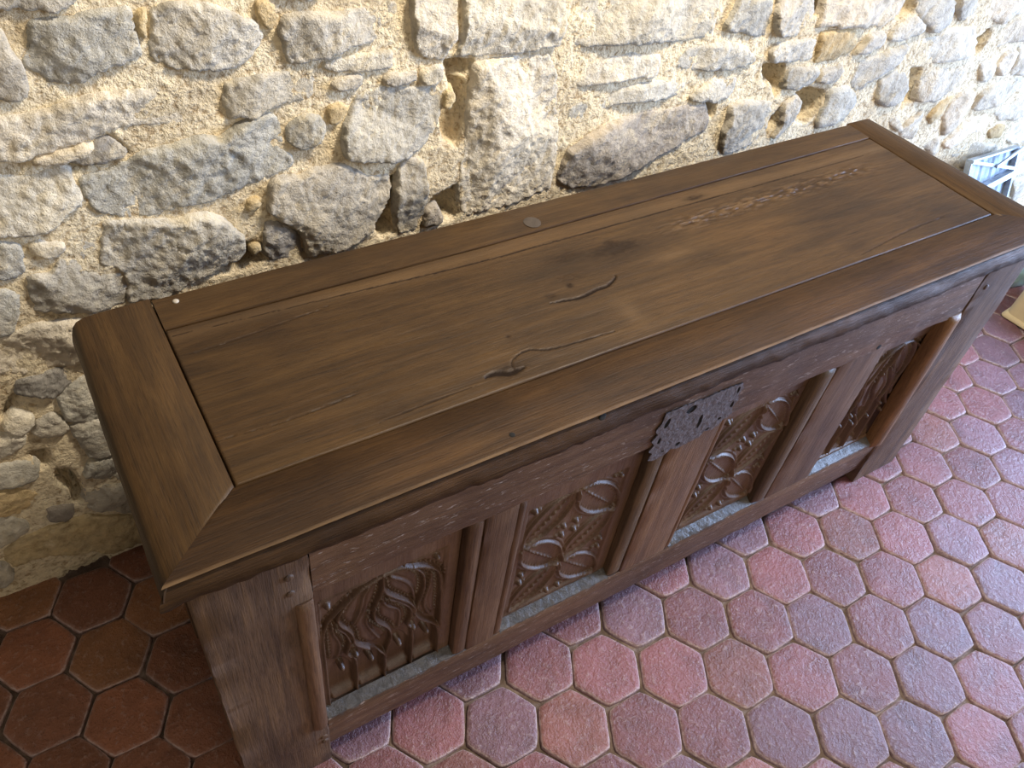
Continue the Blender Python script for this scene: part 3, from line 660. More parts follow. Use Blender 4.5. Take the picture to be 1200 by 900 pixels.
    ('g',10,[(3.117,0.772),(3.187,0.776),(3.266,0.781),(3.272,0.834),(3.273,0.889),(3.194,0.892),(3.115,0.897),(3.107,0.839)]),
    ('c',10,[(3.285,0.78),(3.399,0.775),(3.524,0.778),(3.522,0.837),(3.519,0.894),(3.398,0.887),(3.281,0.894),(3.281,0.845)]),
    ('g',13,[(-0.399,0.903),(-0.313,0.916),(-0.232,0.905),(-0.232,0.962),(-0.238,1.004),(-0.322,0.998),(-0.406,1.011),(-0.399,0.956)]),
    ('g',14,[(-0.222,0.918),(-0.131,0.914),(-0.042,0.918),(-0.055,0.964),(-0.049,1.006),(-0.142,0.997),(-0.215,1.002),(-0.212,0.964)]),
    ('g',14,[(2.509,0.909),(2.585,0.912),(2.667,0.91),(2.667,0.954),(2.658,1.009),(2.591,0.999),(2.514,1.01),(2.509,0.963)]),
    ('c',17,[(2.68,0.906),(2.767,0.916),(2.842,0.915),(2.835,0.961),(2.846,1.011),(2.756,1.007),(2.674,0.997),(2.673,0.96)]),
    ('c',13,[(2.856,0.907),(2.988,0.905),(3.136,0.91),(3.131,0.955),(3.133,1.008),(2.989,1.004),(2.852,1.005),(2.852,0.957)]),
    ('g',11,[(3.158,0.913),(3.272,0.91),(3.394,0.903),(3.397,0.96),(3.393,1.007),(3.277,1.005),(3.155,1.007),(3.157,0.965)]),
    ('g',18,[(-0.463,1.016),(-0.38,1.022),(-0.299,1.025),(-0.311,1.07),(-0.312,1.122),(-0.382,1.121),(-0.463,1.119),(-0.457,1.062)]),
    ('g',10,[(-0.288,1.021),(-0.173,1.025),(-0.055,1.013),(-0.052,1.075),(-0.056,1.121),(-0.177,1.127),(-0.282,1.111),(-0.288,1.076)]),
    ('t',13,[(1.726,1.017),(1.829,1.027),(1.924,1.027),(1.935,1.068),(1.924,1.127),(1.831,1.113),(1.728,1.111),(1.725,1.073)]),
    ('g',16,[(1.952,1.026),(2.016,1.016),(2.095,1.023),(2.094,1.069),(2.099,1.113),(2.013,1.123),(1.943,1.119),(1.944,1.076)]),
    ('t',14,[(2.109,1.026),(2.237,1.027),(2.347,1.013),(2.354,1.064),(2.343,1.123),(2.234,1.122),(2.106,1.122),(2.108,1.069)]),
    ('c',14,[(2.371,1.02),(2.48,1.024),(2.608,1.022),(2.612,1.063),(2.6,1.112),(2.484,1.125),(2.373,1.118),(2.36,1.061)]),
    ('g',15,[(2.628,1.016),(2.734,1.016),(2.869,1.013),(2.868,1.074),(2.869,1.125),(2.735,1.112),(2.623,1.117),(2.616,1.064)]),
    ('c',12,[(2.884,1.014),(3.012,1.024),(3.134,1.025),(3.131,1.067),(3.141,1.124),(3.015,1.12),(2.882,1.126),(2.886,1.067)]),
    ('c',17,[(3.158,1.024),(3.257,1.018),(3.367,1.012),(3.362,1.062),(3.36,1.122),(3.264,1.126),(3.156,1.118),(3.152,1.068)]),
    ('g',15,[(3.381,1.023),(3.502,1.016),(3.64,1.026),(3.637,1.067),(3.642,1.119),(3.502,1.119),(3.373,1.123),(3.372,1.077)]),
    ('g',14,[(-0.47,1.143),(-0.356,1.137),(-0.224,1.129),(-0.229,1.181),(-0.222,1.22),(-0.36,1.219),(-0.481,1.217),(-0.471,1.179)]),
    ('g',12,[(-0.178,1.13),(-0.102,1.138),(-0.005,1.138),(-0.013,1.181),(-0.012,1.229),(-0.099,1.228),(-0.191,1.219),(-0.191,1.184)]),
    ('c',9,[(0.274,1.128),(0.409,1.128),(0.565,1.136),(0.565,1.173),(0.553,1.22),(0.414,1.222),(0.277,1.22),(0.282,1.172)]),
    ('g',18,[(0.565,1.143),(0.688,1.14),(0.818,1.129),(0.817,1.185),(0.811,1.218),(0.689,1.222),(0.572,1.215),(0.572,1.181)]),
    ('t',10,[(0.828,1.139),(0.973,1.135),(1.101,1.142),(1.096,1.172),(1.111,1.216),(0.971,1.218),(0.832,1.223),(0.835,1.184)]),
    ('g',14,[(1.112,1.134),(1.244,1.128),(1.363,1.13),(1.356,1.181),(1.362,1.229),(1.246,1.215),(1.115,1.218),(1.128,1.176)]),
    ('c',18,[(1.366,1.139),(1.493,1.134),(1.597,1.131),(1.597,1.184),(1.605,1.218),(1.491,1.227),(1.369,1.228),(1.375,1.171)]),
    ('c',18,[(1.612,1.137),(1.716,1.142),(1.816,1.136),(1.823,1.17),(1.814,1.228),(1.719,1.227),(1.61,1.226),(1.613,1.175)]),
    ('t',13,[(1.835,1.138),(1.925,1.138),(2.025,1.14),(2.028,1.173),(2.025,1.224),(1.932,1.217),(1.828,1.225),(1.826,1.179)]),
    ('g',16,[(2.035,1.142),(2.174,1.138),(2.3,1.14),(2.295,1.185),(2.303,1.225),(2.173,1.214),(2.037,1.222),(2.047,1.171)]),
    ('g',13,[(2.315,1.138),(2.443,1.136),(2.576,1.134),(2.587,1.177),(2.581,1.219),(2.449,1.222),(2.31,1.222),(2.314,1.185)]),
    ('g',15,[(2.593,1.131),(2.69,1.129),(2.778,1.134),(2.775,1.176),(2.789,1.218),(2.691,1.224),(2.6,1.229),(2.597,1.173)]),
    ('g',11,[(2.798,1.128),(2.918,1.131),(3.047,1.141),(3.039,1.185),(3.043,1.218),(2.915,1.218),(2.791,1.219),(2.802,1.179)]),
    ('g',18,[(3.062,1.13),(3.155,1.13),(3.242,1.131),(3.245,1.176),(3.246,1.224),(3.156,1.228),(3.057,1.224),(3.064,1.176)]),
    ('g',10,[(3.251,1.142),(3.362,1.131),(3.462,1.135),(3.462,1.171),(3.468,1.216),(3.357,1.218),(3.257,1.222),(3.262,1.183)]),
]
CAVITIES = [
    (50,[(1.461,0.871),(1.502,0.87),(1.527,0.866),(1.549,0.804),(1.539,0.789),(1.51,0.825),(1.481,0.829)]),
    (60,[(1.613,0.784),(1.641,0.793),(1.711,0.775),(1.718,0.73),(1.687,0.696),(1.636,0.713),(1.636,0.754)]),
    (60,[(1.312,0.807),(1.344,0.801),(1.351,0.769),(1.335,0.77)]),
    (60,[(0.66,0.983),(0.716,0.98),(0.708,0.952),(0.667,0.955)]),
    (30,[(0.669,0.954),(0.703,0.945),(0.703,0.895),(0.696,0.822),(0.669,0.831),(0.657,0.887),(0.68,0.918)]),
    (40,[(0.684,1.017),(0.699,1.029),(0.721,1.028),(0.709,1.014),(0.697,1.008)]),
    (70,[(-0.127,0.378),(-0.108,0.378),(-0.107,0.344),(-0.123,0.337)]),
    (70,[(-0.104,0.322),(-0.085,0.314),(-0.074,0.259),(-0.081,0.219),(-0.098,0.206),(-0.095,0.248),(-0.108,0.282)]),
    (45,[(0.069,0.915),(0.095,0.921),(0.106,0.935),(0.128,0.944),(0.148,0.917),(0.108,0.905),(0.065,0.9)]),
    (50,[(0.297,0.715),(0.321,0.709),(0.318,0.673),(0.276,0.663),(0.228,0.664),(0.234,0.676),(0.275,0.686)]),
    (55,[(0.531,0.689),(0.557,0.733),(0.565,0.78),(0.577,0.786),(0.573,0.725),(0.575,0.668),(0.544,0.661)]),
    (50,[(1.547,1.003),(1.562,1.024),(1.573,1.023),(1.584,0.969),(1.566,0.97)]),
    (45,[(1.55,0.73),(1.571,0.754),(1.58,0.714),(1.555,0.691)]),
    (40,[(0.632,0.691),(0.653,0.724),(0.707,0.739),(0.708,0.667),(0.634,0.662)]),
    (40,[(1.872,0.998),(1.906,0.995),(1.933,0.939),(1.874,0.92),(1.89,0.953)]),
    (45,[(-0.114,0.523),(-0.109,0.512),(-0.123,0.498),(-0.139,0.476),(-0.142,0.482)]),
    (35,[(-0.087,0.041),(-0.074,0.035),(-0.086,-0.0),(-0.121,0.001),(-0.165,0.002),(-0.164,0.018),(-0.125,0.017)]),
    (35,[(2.037,0.789),(2.087,0.783),(2.122,0.689),(2.08,0.671),(2.076,0.72)]),
    (30,[(2.277,0.833),(2.318,0.862),(2.336,0.843),(2.329,0.786),(2.29,0.797)]),
]


# ------------------------------------------------------------------ the stone wall
Y_WALL = 0.634          # mean plane of the mortar
Y_OUT = 0.62            # plane on which the stone outlines lie
xs = np.concatenate([np.arange(-0.7, 1.6, 0.006), np.arange(1.6, 3.7, 0.01)])
zs = np.arange(-0.02, 1.32, 0.006)
GX, GZ = np.meshgrid(xs, zs, indexing='ij')
P = np.stack([GX.ravel(), GZ.ravel()], 1)
dep = 0.0 + 0.0035 * fbm(P[:, 0] * 9, P[:, 1] * 9, 3) + 0.0035 * fbm(P[:, 0] * 45, P[:, 1] * 45, 9, 3)
for d_mm, poly in CAVITIES:
    q = np.asarray(poly)
    lo, hi = q.min(0) - 0.02, q.max(0) + 0.02
    sel = np.where((P[:, 0] > lo[0]) & (P[:, 0] < hi[0]) & (P[:, 1] > lo[1]) & (P[:, 1] < hi[1]))[0]
    if len(sel):
        sd = poly_dist(P[sel], q) + 0.004 * fbm(P[sel, 0] * 80, P[sel, 1] * 80, 21, 2)
        dep[sel] = np.maximum(dep[sel], dep[sel] + d_mm / 1000 * sm(-0.004, 0.008, sd))
V = np.stack([P[:, 0], Y_WALL + dep, P[:, 1]], 1)
wall = mesh_obj('wall_back', V, grid_faces(len(xs), len(zs), True), M_MORTAR, smooth=True, origin=(1.4, 0.65, 0))
tag(wall, 'rubble wall of hewn pale limestone bedded in sandy yellow mortar', 'wall', kind='structure')

STONE_COL = {'g': (0.56, 0.52, 0.44), 'c': (0.68, 0.61, 0.49), 't': (0.60, 0.46, 0.26), 'd': (0.40, 0.365, 0.32), 'w': (0.80, 0.73, 0.60)}


def build_stone(key, prot, poly, seed, fine=True):
    poly = np.asarray(poly, float)
    cx = poly[:, 0].mean()
    pitch = (0.0048 if cx < 1.0 else 0.0065 if cx < 1.7 else 0.009) if fine else 0.02
    r = random.Random(seed)
    # outline: smoothed a little, broken up
    out = []
    n = len(poly)
    for i in range(n):
        a, b = poly[i], poly[(i + 1) % n]
        L = np.hypot(*(b - a))
        k = max(1, int(round(L / (pitch * 1.1))))
        for j in range(k):
            out.append(a + (b - a) * (j / k))
    out = np.array(out)
    if fine:
        tg = np.roll(out, -1, 0) - np.roll(out, 1, 0)
        nr = np.stack([tg[:, 1], -tg[:, 0]], 1) / (np.hypot(*tg.T)[:, None] + 1e-9)
        area = 0.5 * np.sum(out[:, 0] * np.roll(out[:, 1], -1) - np.roll(out[:, 0], -1) * out[:, 1])
        out = out + nr * (0.0032 if area > 0 else -0.0032)
    if len(out) > 8:
        out = 0.5 * out + 0.25 * (np.roll(out, 1, 0) + np.roll(out, -1, 0))
        w = 0.0022 if fine else 0.006
        out = out + w * np.stack([fbm(out[:, 0] * 60, out[:, 1] * 60, seed), fbm(out[:, 0] * 60, out[:, 1] * 60, seed + 5)], 1)
    lo, hi = out.min(0), out.max(0)
    gx, gz = np.meshgrid(np.arange(lo[0], hi[0], pitch), np.arange(lo[1], hi[1], pitch * 0.9), indexing='ij')
    G = np.stack([gx.ravel(), gz.ravel()], 1)
    G = G + pitch * 0.28 * np.stack([vnoise(G[:, 0] * 900, G[:, 1] * 900, 1) - .5, vnoise(G[:, 0] * 900, G[:, 1] * 900, 2) - .5], 1)
    sd = poly_dist(G, out)
    G = G[sd > pitch * 0.55]
    nb = len(out)
    pts = np.concatenate([out, G]) if len(G) else out
    ed = [(i, (i + 1) % nb) for i in range(nb)]
    res = delaunay_2d_cdt([Vector(p) for p in pts.tolist()], ed, [], 1, 1e-6)
    Q = np.array([tuple(v) for v in res[0]])
    F = [list(f) for f in res[2]]
    d = poly_dist(Q, out)
    d = np.maximum(d, 0)
    size = min(hi - lo)
    bev = min(0.0045, 0.2 * size)
    e = np.sqrt(np.clip(1 - (1 - np.clip(d / bev, 0, 1)) ** 2, 0, 1))
    h = 0.45 * prot / 1000.0 + 0.001
    amp = min(1.0, size / 0.08)
    # hewn facets: lower envelope of a few tilted planes, plus rough tooling
    c0 = Q.mean(0)
    fac = np.full(len(Q), 1e9)
    R0 = 0.5 * max(hi - lo)
    for k in range(11):
        a = r.uniform(0, 2 * math.pi)
        sl = r.uniform(0.04, 0.30)
        p0 = c0 + np.array([r.uniform(-1, 1), r.uniform(-1, 1)]) * (hi - lo) * 0.4
        fac = np.minimum(fac, ((Q - p0) @ np.array([math.cos(a), math.sin(a)])) * sl + 0.003 + r.uniform(0, 0.4) * R0 * sl)
    fac = fac - np.percentile(fac, 75)
    fac = np.clip(fac, -0.012, 0.007)
    wx = Q[:, 0] + 0.012 * fbm(Q[:, 0] * 25, Q[:, 1] * 25, seed + 2, 2)
    wz = Q[:, 1] + 0.012 * fbm(Q[:, 0] * 25, Q[:, 1] * 25, seed + 3, 2)
    rough = 0.004 * fbm(wx * 13, wz * 10, seed + 7, 3) + 0.0042 * (0.2 - np.abs(fbm(wx * 48, wz * 26, seed + 8, 2))) + 0.0045 * fbm(wx * 190, wz * 110, seed + 9, 2)
    hh = np.maximum(h + 0.003 + amp * (fac + rough), 0.0025 + 0.25 * amp * (fac + rough))
    y = Y_WALL + 0.009 - e * (0.009 + hh)
    V = np.stack([Q[:, 0], y, Q[:, 1]], 1)
    col = STONE_COL[key]
    g = r.uniform(0.86, 1.12)
    t = r.uniform(-0.03, 0.03)
    o = mesh_obj('stone', V, F, M_STONE, wall, smooth=True, color=(col[0] * (g + t), col[1] * g, col[2] * (g - t)))
    fix_normals(o)
    return o


for i, (k, pm, poly) in enumerate(STONES):
    build_stone(k, pm, poly, 100 + i * 13)
for i, (k, pm, poly) in enumerate(FILLERS):
    build_stone(k, pm, poly, 3000 + i * 13, fine=False)

# ------------------------------------------------------------------ the tiled floor
Z_FLOOR = 0.01
fx = np.arange(-1.2, 3.9, 0.05)
fy = np.arange(-1.9, 0.7, 0.05)
A, B = np.meshgrid(fx, fy, indexing='ij')
zf = Z_FLOOR - 0.0095 + 0.0012 * fbm(A * 6, B * 6, 4, 3)
floor = mesh_obj('floor', np.stack([A.ravel(), B.ravel(), zf.ravel()], 1), grid_faces(len(fx), len(fy)), M_GROUT, smooth=True, origin=(1, 0, 0))
tag(floor, 'floor of worn red hexagonal terracotta tiles with pale grout', 'floor', kind='structure')


def tile_mesh(seed):
    r = random.Random(seed)
    R = 0.0796
    seg = 5
    ring = []
    cor = [np.array([math.cos(math.radians(60 * k)), math.sin(math.radians(60 * k))]) * (R + r.uniform(-0.002, 0.0015)) for k in range(6)]
    for k in range(6):
        a, b = cor[k], cor[(k + 1) % 6]
        for j in range(seg):
            ring.append(a + (b - a) * j / seg)
    ring = np.array(ring)
    ring = 0.7 * ring + 0.15 * (np.roll(ring, 1, 0) + np.roll(ring, -1, 0))
    ang = np.arctan2(ring[:, 1], ring[:, 0])
    ring = ring * (1 + 0.017 * fbm(ring[:, 0] * 45 + seed * 3.1, ring[:, 1] * 45, seed, 3))[:, None]
    chip = np.ones(len(ring))
    rings = []
    prof = [(1.012, -0.014), (1.0, -0.0042), (0.982, -0.0012), (0.955, 0.0002), (0.88, 0.0009), (0.62, 0.0010), (0.3, 0.0011)]
    for s, z in prof:
        q = ring * s
        zz = z + 0.0016 * fbm(q[:, 0] * 30 + seed, q[:, 1] * 30, seed + 3, 3) * (1 if z > -0.01 else 0)
        rings.append(np.c_[q, zz])
    n = len(ring)
    V = np.concatenate(rings + [np.array([[0, 0, 0.0012]])])
    F = []
    for i in range(len(rings) - 1):
        for j in range(n):
            k = (j + 1) % n
            F.append([i * n + j, i * n + k, (i + 1) * n + k, (i + 1) * n + j])
    b = (len(rings) - 1) * n
    for j in range(n):
        F.append([b + j, b + (j + 1) % n, len(V) - 1])
    me = bpy.data.meshes.new('tile')
    me.from_pydata(V.tolist(), [], F)
    me.materials.append(M_TILE)
    rim = me.attributes.new('rim', 'FLOAT', 'POINT')
    rim.data.foreach_set('value', np.repeat([0.2, 0.7, 0.9, 0.15, 0, 0, 0], n).astype(np.float32).tolist() + [0.0])
    me.polygons.foreach_set('use_smooth', [True] * len(me.polygons))
    return me


TILE_ME = [tile_mesh(40 + k) for k in range(10)]
rt = random.Random(5)
LAT_R = (np.array([1.09496, -0.01054]), np.array([0.1216, -0.0719]), np.array([-0.005, -0.1395]))
LAT_L = (np.array([-0.1311, 0.5501]), np.array([0.1212, -0.0685]), np.array([0.001, -0.134]))


PINK = ((0.185, 0.066, 0.068), (0.165, 0.078, 0.093), (0.205, 0.076, 0.062))
BROWN = ((0.24, 0.09, 0.045), (0.22, 0.085, 0.045), (0.28, 0.12, 0.05))  # browner tiles left of the chest, colour helps stand in for its shade


def lay_tiles(lat, inside, scale=1.0, tone=PINK):
    o, a, b = lat
    for i in range(-26, 27):
        for j in range(-26, 27):
            p = o + i * a + j * b
            if not inside(p):
                continue
            t = bpy.data.objects.new('tile', rt.choice(TILE_ME))
            COL.objects.link(t)
            t.parent = floor
            t.location = (p[0] - 1 + rt.uniform(-0.0025, 0.0025), p[1] + rt.uniform(-0.0025, 0.0025), Z_FLOOR + rt.uniform(-0.0016, 0.0012))
            t.rotation_euler = (rt.uniform(-0.014, 0.014), rt.uniform(-0.014, 0.014), math.radians(60 * rt.randint(0, 5)) + rt.uniform(-0.02, 0.02))
            t.scale = (scale, scale, 1)
            g = rt.uniform(0.78, 1.2)
            k = rt.random()
            c = tone[0]
            if k < 0.3:
                c = tone[1]
            elif k > 0.85:
                c = tone[2]
            t.color = (c[0] * g, c[1] * g, c[2] * g, 1)


lay_tiles(LAT_R, lambda p: 0.02 < p[0] < 3.2 and -0.95 < p[1] < 0.14 and p[1] > -0.35 - 0.5 * p[0] + 0.0 and p[1] > -0.95)
lay_tiles(LAT_R, lambda p: 1.70 < p[0] < 3.2 and 0.14 <= p[1] < 0.60)
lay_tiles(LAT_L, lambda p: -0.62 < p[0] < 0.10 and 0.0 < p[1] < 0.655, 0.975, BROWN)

# ------------------------------------------------------------------ the chest
chest = empty('chest', (0.87, 0.25, Z_FLOOR))
tag(chest, 'long dark oak chest with planked lid and four carved front panels by the wall', 'chest')
ZL = 0.785


def mk(name, stations, mat, parent, smooth=True, angle=35, closed=True):
    V, F = loft(stations, closed)
    o = mesh_obj(name, V, F, mat, parent, smooth=smooth)
    fix_normals(o)
    if smooth:
        o.data.set_sharp_from_angle(angle=math.radians(angle))
    return o


def lid_heights(X, Y):
    """relief of the lid panel: cracks, knots and grain valleys; also stain and wear masks"""
    P = np.stack([X, Y], 1)
    z = 0.0012 * fbm(X * 3, Y * 9, 31, 3) + 0.0005 * fbm(X * 12, Y * 120, 33, 3)
    st = np.zeros(len(P))
    we = np.zeros(len(P))

    def crack(pts, w, dep, dark=0.8, lip=0.0):
        nonlocal z, st, we
        L = smooth_line(pts, 5)
        lo, hi = L.min(0) - 0.02, L.max(0) + 0.02
        s = np.where((X > lo[0]) & (X < hi[0]) & (Y > lo[1]) & (Y < hi[1]))[0]
        if not len(s):
            return
        d, a = line_dist(P[s], L)
        d = d + 0.0009 * fbm(P[s, 0] * 260, P[s, 1] * 260, 5, 2)
        tot = np.hypot(*np.diff(L, axis=0).T).sum()
        ta = np.sin(np.clip(a / tot, 0.03, 0.97) * math.pi) ** 0.5
        k = np.clip(1 - d / (w * ta + 1e-6), 0, 1)
        z[s] -= dep * np.sqrt(k)
        z[s] += lip * np.exp(-((d - w * 1.6) / (w * 0.8)) ** 2)
        st[s] = np.maximum(st[s], dark * np.clip(k * 2.6, 0, 1))
        we[s] = np.maximum(we[s], 0.4 * np.exp(-((d - w * 1.5) / (w * 0.6)) ** 2) * (lip > 0))

    crack([(0.637, 0.223), (0.677, 0.217), (0.695, 0.216), (0.726, 0.221), (0.747, 0.222), (0.773, 0.234), (0.776, 0.240)], 0.0040, 0.0022, 1.0)
    crack([(0.464, 0.126), (0.481, 0.127), (0.497, 0.120), (0.508, 0.119), (0.525, 0.120)], 0.0060, 0.003, 1.0)
    crack([(0.510, 0.121), (0.511, 0.131), (0.52, 0.141), (0.548, 0.148), (0.586, 0.135), (0.691, 0.128)], 0.0024, 0.0012, 0.9)
    crack([(0.30, 0.113), (0.37, 0.117), (0.449, 0.119)], 0.0022, 0.0008, 0.7)
    crack([(1.236, 0.109), (1.377, 0.125), (1.516, 0.131)], 0.0026, 0.0010, 0.6)
    crack([(0.112, 0.375), (0.25, 0.37), (0.36, 0.366), (0.584, 0.356), (0.83, 0.357), (1.10, 0.358), (1.394, 0.361), (1.618, 0.366)], 0.0022, 0.0008, 0.9)
    crack([(0.12, 0.17), (0.2, 0.166), (0.3, 0.172)], 0.0016, 0.0012, 0.4)
    crack([(0.12, 0.33), (0.2, 0.335), (0.33, 0.35)], 0.0022, 0.0012, 0.45)
    # knots
    for kx, ky, rx, ry, s in ((0.731, 0.313, 0.035, 0.011, 0.5), (0.82, 0.300, 0.05, 0.016, 0.62), (0.70, 0.265, 0.03, 0.010, 0.35), (1.063, 0.372, 0.024, 0.006, 0.85),
                              (0.50, 0.122, 0.026, 0.012, 0.6), (0.537, 0.185, 0.004, 0.003, 0.9), (0.69, 0.247, 0.006, 0.005, 0.8),
                              (0.82, 0.318, 0.012, 0.005, 0.7), (0.955, 0.215, 0.05, 0.006, 0.35), (1.10, 0.30, 0.10, 0.012, 0.2), (0.645, 0.238, 0.01, 0.006, 0.5)):
        q = ((X - kx) / rx) ** 2 + ((Y - ky) / ry) ** 2
        g = 1.5 * np.exp(-q) * (0.45 + 1.0 * vnoise(X * 110, Y * 260, 8))
        st = np.maximum(st, s * np.clip(g, 0, 1))
        z -= 0.0012 * np.exp(-q) * vnoise(X * 220, Y * 300, 18)
    # torn grain towards the back right
    band = np.exp(-((Y - (0.318 + 0.02 * (X - 1.25))) / 0.02) ** 2) * sm(0.86, 1.02, X) * (1 - sm(1.45, 1.58, X))
    t = np.clip(fbm(X * 60, Y * 300, 51, 2) * 2.4, -1, 1)
    z += 0.0016 * band * t
    st = np.maximum(st, 0.45 * band * np.clip(-t, 0, 1))
    we = np.maximum(we, 0.6 * band * np.clip(t, 0, 1))
    # a paler heart streak along the back seam and a scuff
    we = np.maximum(we, 0.35 * np.exp(-((Y - 0.372) / 0.013) ** 2) * (0.5 + vnoise(X * 5, Y * 60, 77)))
    we = np.maximum(we, 0.28 * np.exp(-((X - 0.74) / 0.018) ** 2) * np.exp(-((Y - 0.155) / 0.03) ** 2))
    we = np.maximum(we, 0.28 * np.exp(-((X - 0.90) / 0.045) ** 2) * np.exp(-((Y - 0.245) / 0.012) ** 2))
    return z, np.clip(st, 0, 1), np.clip(we, 0, 1)


def add_attr(o, name, vals):
    a = o.data.attributes.new(name, 'FLOAT', 'POINT')
    a.data.foreach_set('value', np.asarray(vals, np.float32))


# lid panel
px_ = np.arange(0.1095, 1.6165, 0.0021)
ny = 156
T = np.linspace(0, 1, ny)
PX = np.repeat(px_[:, None], ny, 1)
y0 = 0.0955 + 0 * px_
y1 = 0.3895 + np.clip((px_ - 0.6) / 1.0, 0, 1) * 0.022
PY = y0[:, None] + (y1 - y0)[:, None] * T[None, :]
hz, st, we = lid_heights(PX.ravel(), PY.ravel())
edge = np.minimum.reduce([(PX - px_[0]).ravel(), (px_[-1] - PX).ravel(), (PY - y0[:, None]).ravel(), (y1[:, None] - PY).ravel()])
hz = hz - 0.0025 * np.clip(1 - edge / 0.0026, 0, 1) ** 2
V = np.stack([PX.ravel(), PY.ravel(), ZL + hz - 0.0008], 1)
nU = len(px_)
F = grid_faces(nU, ny).tolist()
# skirt and underside so that the panel is a board
bi = [i * ny for i in range(nU)] + [(nU - 1) * ny + j for j in range(1, ny)] + [i * ny + ny - 1 for i in range(nU - 2, -1, -1)] + [j for j in range(ny - 2, 0, -1)]
low = V[bi].copy()
low[:, 2] = ZL - 0.03
b0 = len(V)
V = np.concatenate([V, low])
nb = len(bi)
for k in range(nb):
    k2 = (k + 1) % nb
    F.append([bi[k2], bi[k], b0 + k, b0 + k2])
F.append([b0 + k for k in range(nb)][::-1])
lid = mesh_obj('lid', V, F, M_LID_X, chest, smooth=True)
lid.data.set_sharp_from_angle(angle=math.radians(50))
add_attr(lid, 'stain', np.concatenate([st, np.zeros(nb)]))
add_attr(lid, 'wear', np.concatenate([we, np.zeros(nb)]))
tag(lid, 'dark planked lid with knots and cracks')

# front rail of the lid, its moulded edge worn along the bottom
prof = [(0.0945, -0.003), (0.092, 0.0), (0.05, 0.0005), (0.0042, 0.0), (0.0018, -0.0004), (0.0, -0.0022), (0.0022, -0.0055), (0.0024, -0.0085), (-0.0005, -0.0125),
        (-0.0040, -0.0175), (-0.0068, -0.0235), (-0.0085, -0.0300), (-0.0080, -0.0360), (-0.004, -0.0405), (0.006, -0.043), (0.0945, -0.043)]
sts = []
for u in np.linspace(0, 1, 260):
    ring = []
    for q, (y, z) in enumerate(prof):
        xa = 0.001 + (y if y > 0 else y * 0.9) * 1.10
        xb = 1.738 - (y if y > 0 else y) * 1.18
        x = xa + (xb - xa) * u
        n1 = float(fbm(np.array([x * 14.0]), np.array([q * 0.35]), 61, 3)[0])
        n2 = float(fbm(np.array([x * 70.0]), np.array([q * 0.8]), 63, 2)[0])
        wy = wz = 0.0
        if q >= 5 and q < 14:
            amp = 0.0005 if q < 7 else 0.0012 if q < 9 else 0.0042
            wy = amp * n1 + (0.0002 if q < 7 else 0.002) * n2
            wz = 0.6 * amp * n2
        elif q < 5:
            wz = 0.0008 * n1
        ring.append((x, y + wy, ZL + z + wz))
    sts.append(ring)
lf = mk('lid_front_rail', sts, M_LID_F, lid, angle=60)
nq = len(prof)
wv = np.zeros((len(sts), nq))
wn = vnoise(np.arange(len(sts)) * 0.35, np.zeros(len(sts)), 64)
wv[:, 4] = 0.35 + 0.5 * wn
wv[:, 5] = 0.7 + 0.3 * wn
add_attr(lf, 'wear', wv.ravel())
add_attr(lf, 'stain', np.zeros(wv.size))
tag(lf, 'moulded front rail of the lid with a worn edge')

# left end rail (mitred in front, its outer edge rounded)
prof = [(0.108, -0.002), (0.1065, 0.0), (0.05, 0.0004), (0.022, 0.0), (0.010, -0.0014), (0.003, -0.0065), (0.0, -0.016), (-0.002, -0.028), (0.002, -0.036), (0.012, -0.042), (0.108, -0.042)]


def end_rail(name, prof, xfun, y_front, y_back, label):
    sts = []
    for u in np.linspace(0, 1, 50):
        ring = []
        for q, (x, z) in enumerate(prof):
            ya = y_front(x)
            yb = y_back(x, z)
            y = ya + (yb - ya) * u
            w = 0.0012 * float(fbm(np.array([y * 18.0]), np.array([q * 0.4 + x]), 71, 3)[0])
            ring.append((xfun(x, y) + (w if 3 <= q <= 9 else 0), y, ZL + z + 0.5 * w))
        sts.append(ring)
    o = mk(name, sts, M_LID_Y, lid, angle=60)
    tag(o, label)
    return o


end_rail('lid_end_rail', prof, lambda x, y: x, lambda x: max(x, 0.0) * 0.905 - 0.004 + (0.001 if x > .1 else 0),
         lambda x, z: 0.457 + 0.06 * max(x, 0) - max(0, 0.014 - x) * 0.5 - (0.002 if z < -.001 else 0), 'left end rail of the lid')
prof = [(-0.0785, -0.042), (-0.0785, -0.002), (-0.077, 0.0), (-0.03, 0.0003), (-0.014, 0.0), (-0.005, -0.003), (0.0, -0.011), (0.001, -0.03), (-0.004, -0.039), (-0.012, -0.042)]


def rx(x, y):
    edge = 1.699 + (0.48 - y) * 0.065
    inner = 1.6185 + (0.4 - y) * 0.012
    return edge + x if x > -0.05 else inner + (x + 0.077)


end_rail('lid_end_rail', prof, rx, lambda x: 0.001 + (-x if x > -0.05 else 0.099 - 0.004) * 0.92, lambda x, z: 0.479, 'right end rail of the lid')

# back rail of the lid
sts = []
for x in np.linspace(0.1098, 1.6165, 120):
    ya = 0.3912 + np.clip((x - 0.6), 0, 1) * 0.022
    yb = 0.463 + 0.010 * x + 0.0015 * float(fbm(np.array([x * 8]), np.array([0.3]), 75, 3)[0])
    w = 0.0008 * float(fbm(np.array([x * 6]), np.array([2.3]), 76, 3)[0])
    sts.append([(x, ya, ZL - 0.004), (x, ya + 0.0015, ZL - 0.0005 + w), (x, (ya + yb) / 2, ZL + w), (x, yb - 0.006, ZL + w), (x, yb - 0.001, ZL - 0.004), (x, yb, ZL - 0.012), (x, yb - 0.002, ZL - 0.04), (x, ya, ZL - 0.04)])
tag(mk('lid_back_rail', sts, M_LID_X, lid, angle=60), 'narrow back rail of the lid')


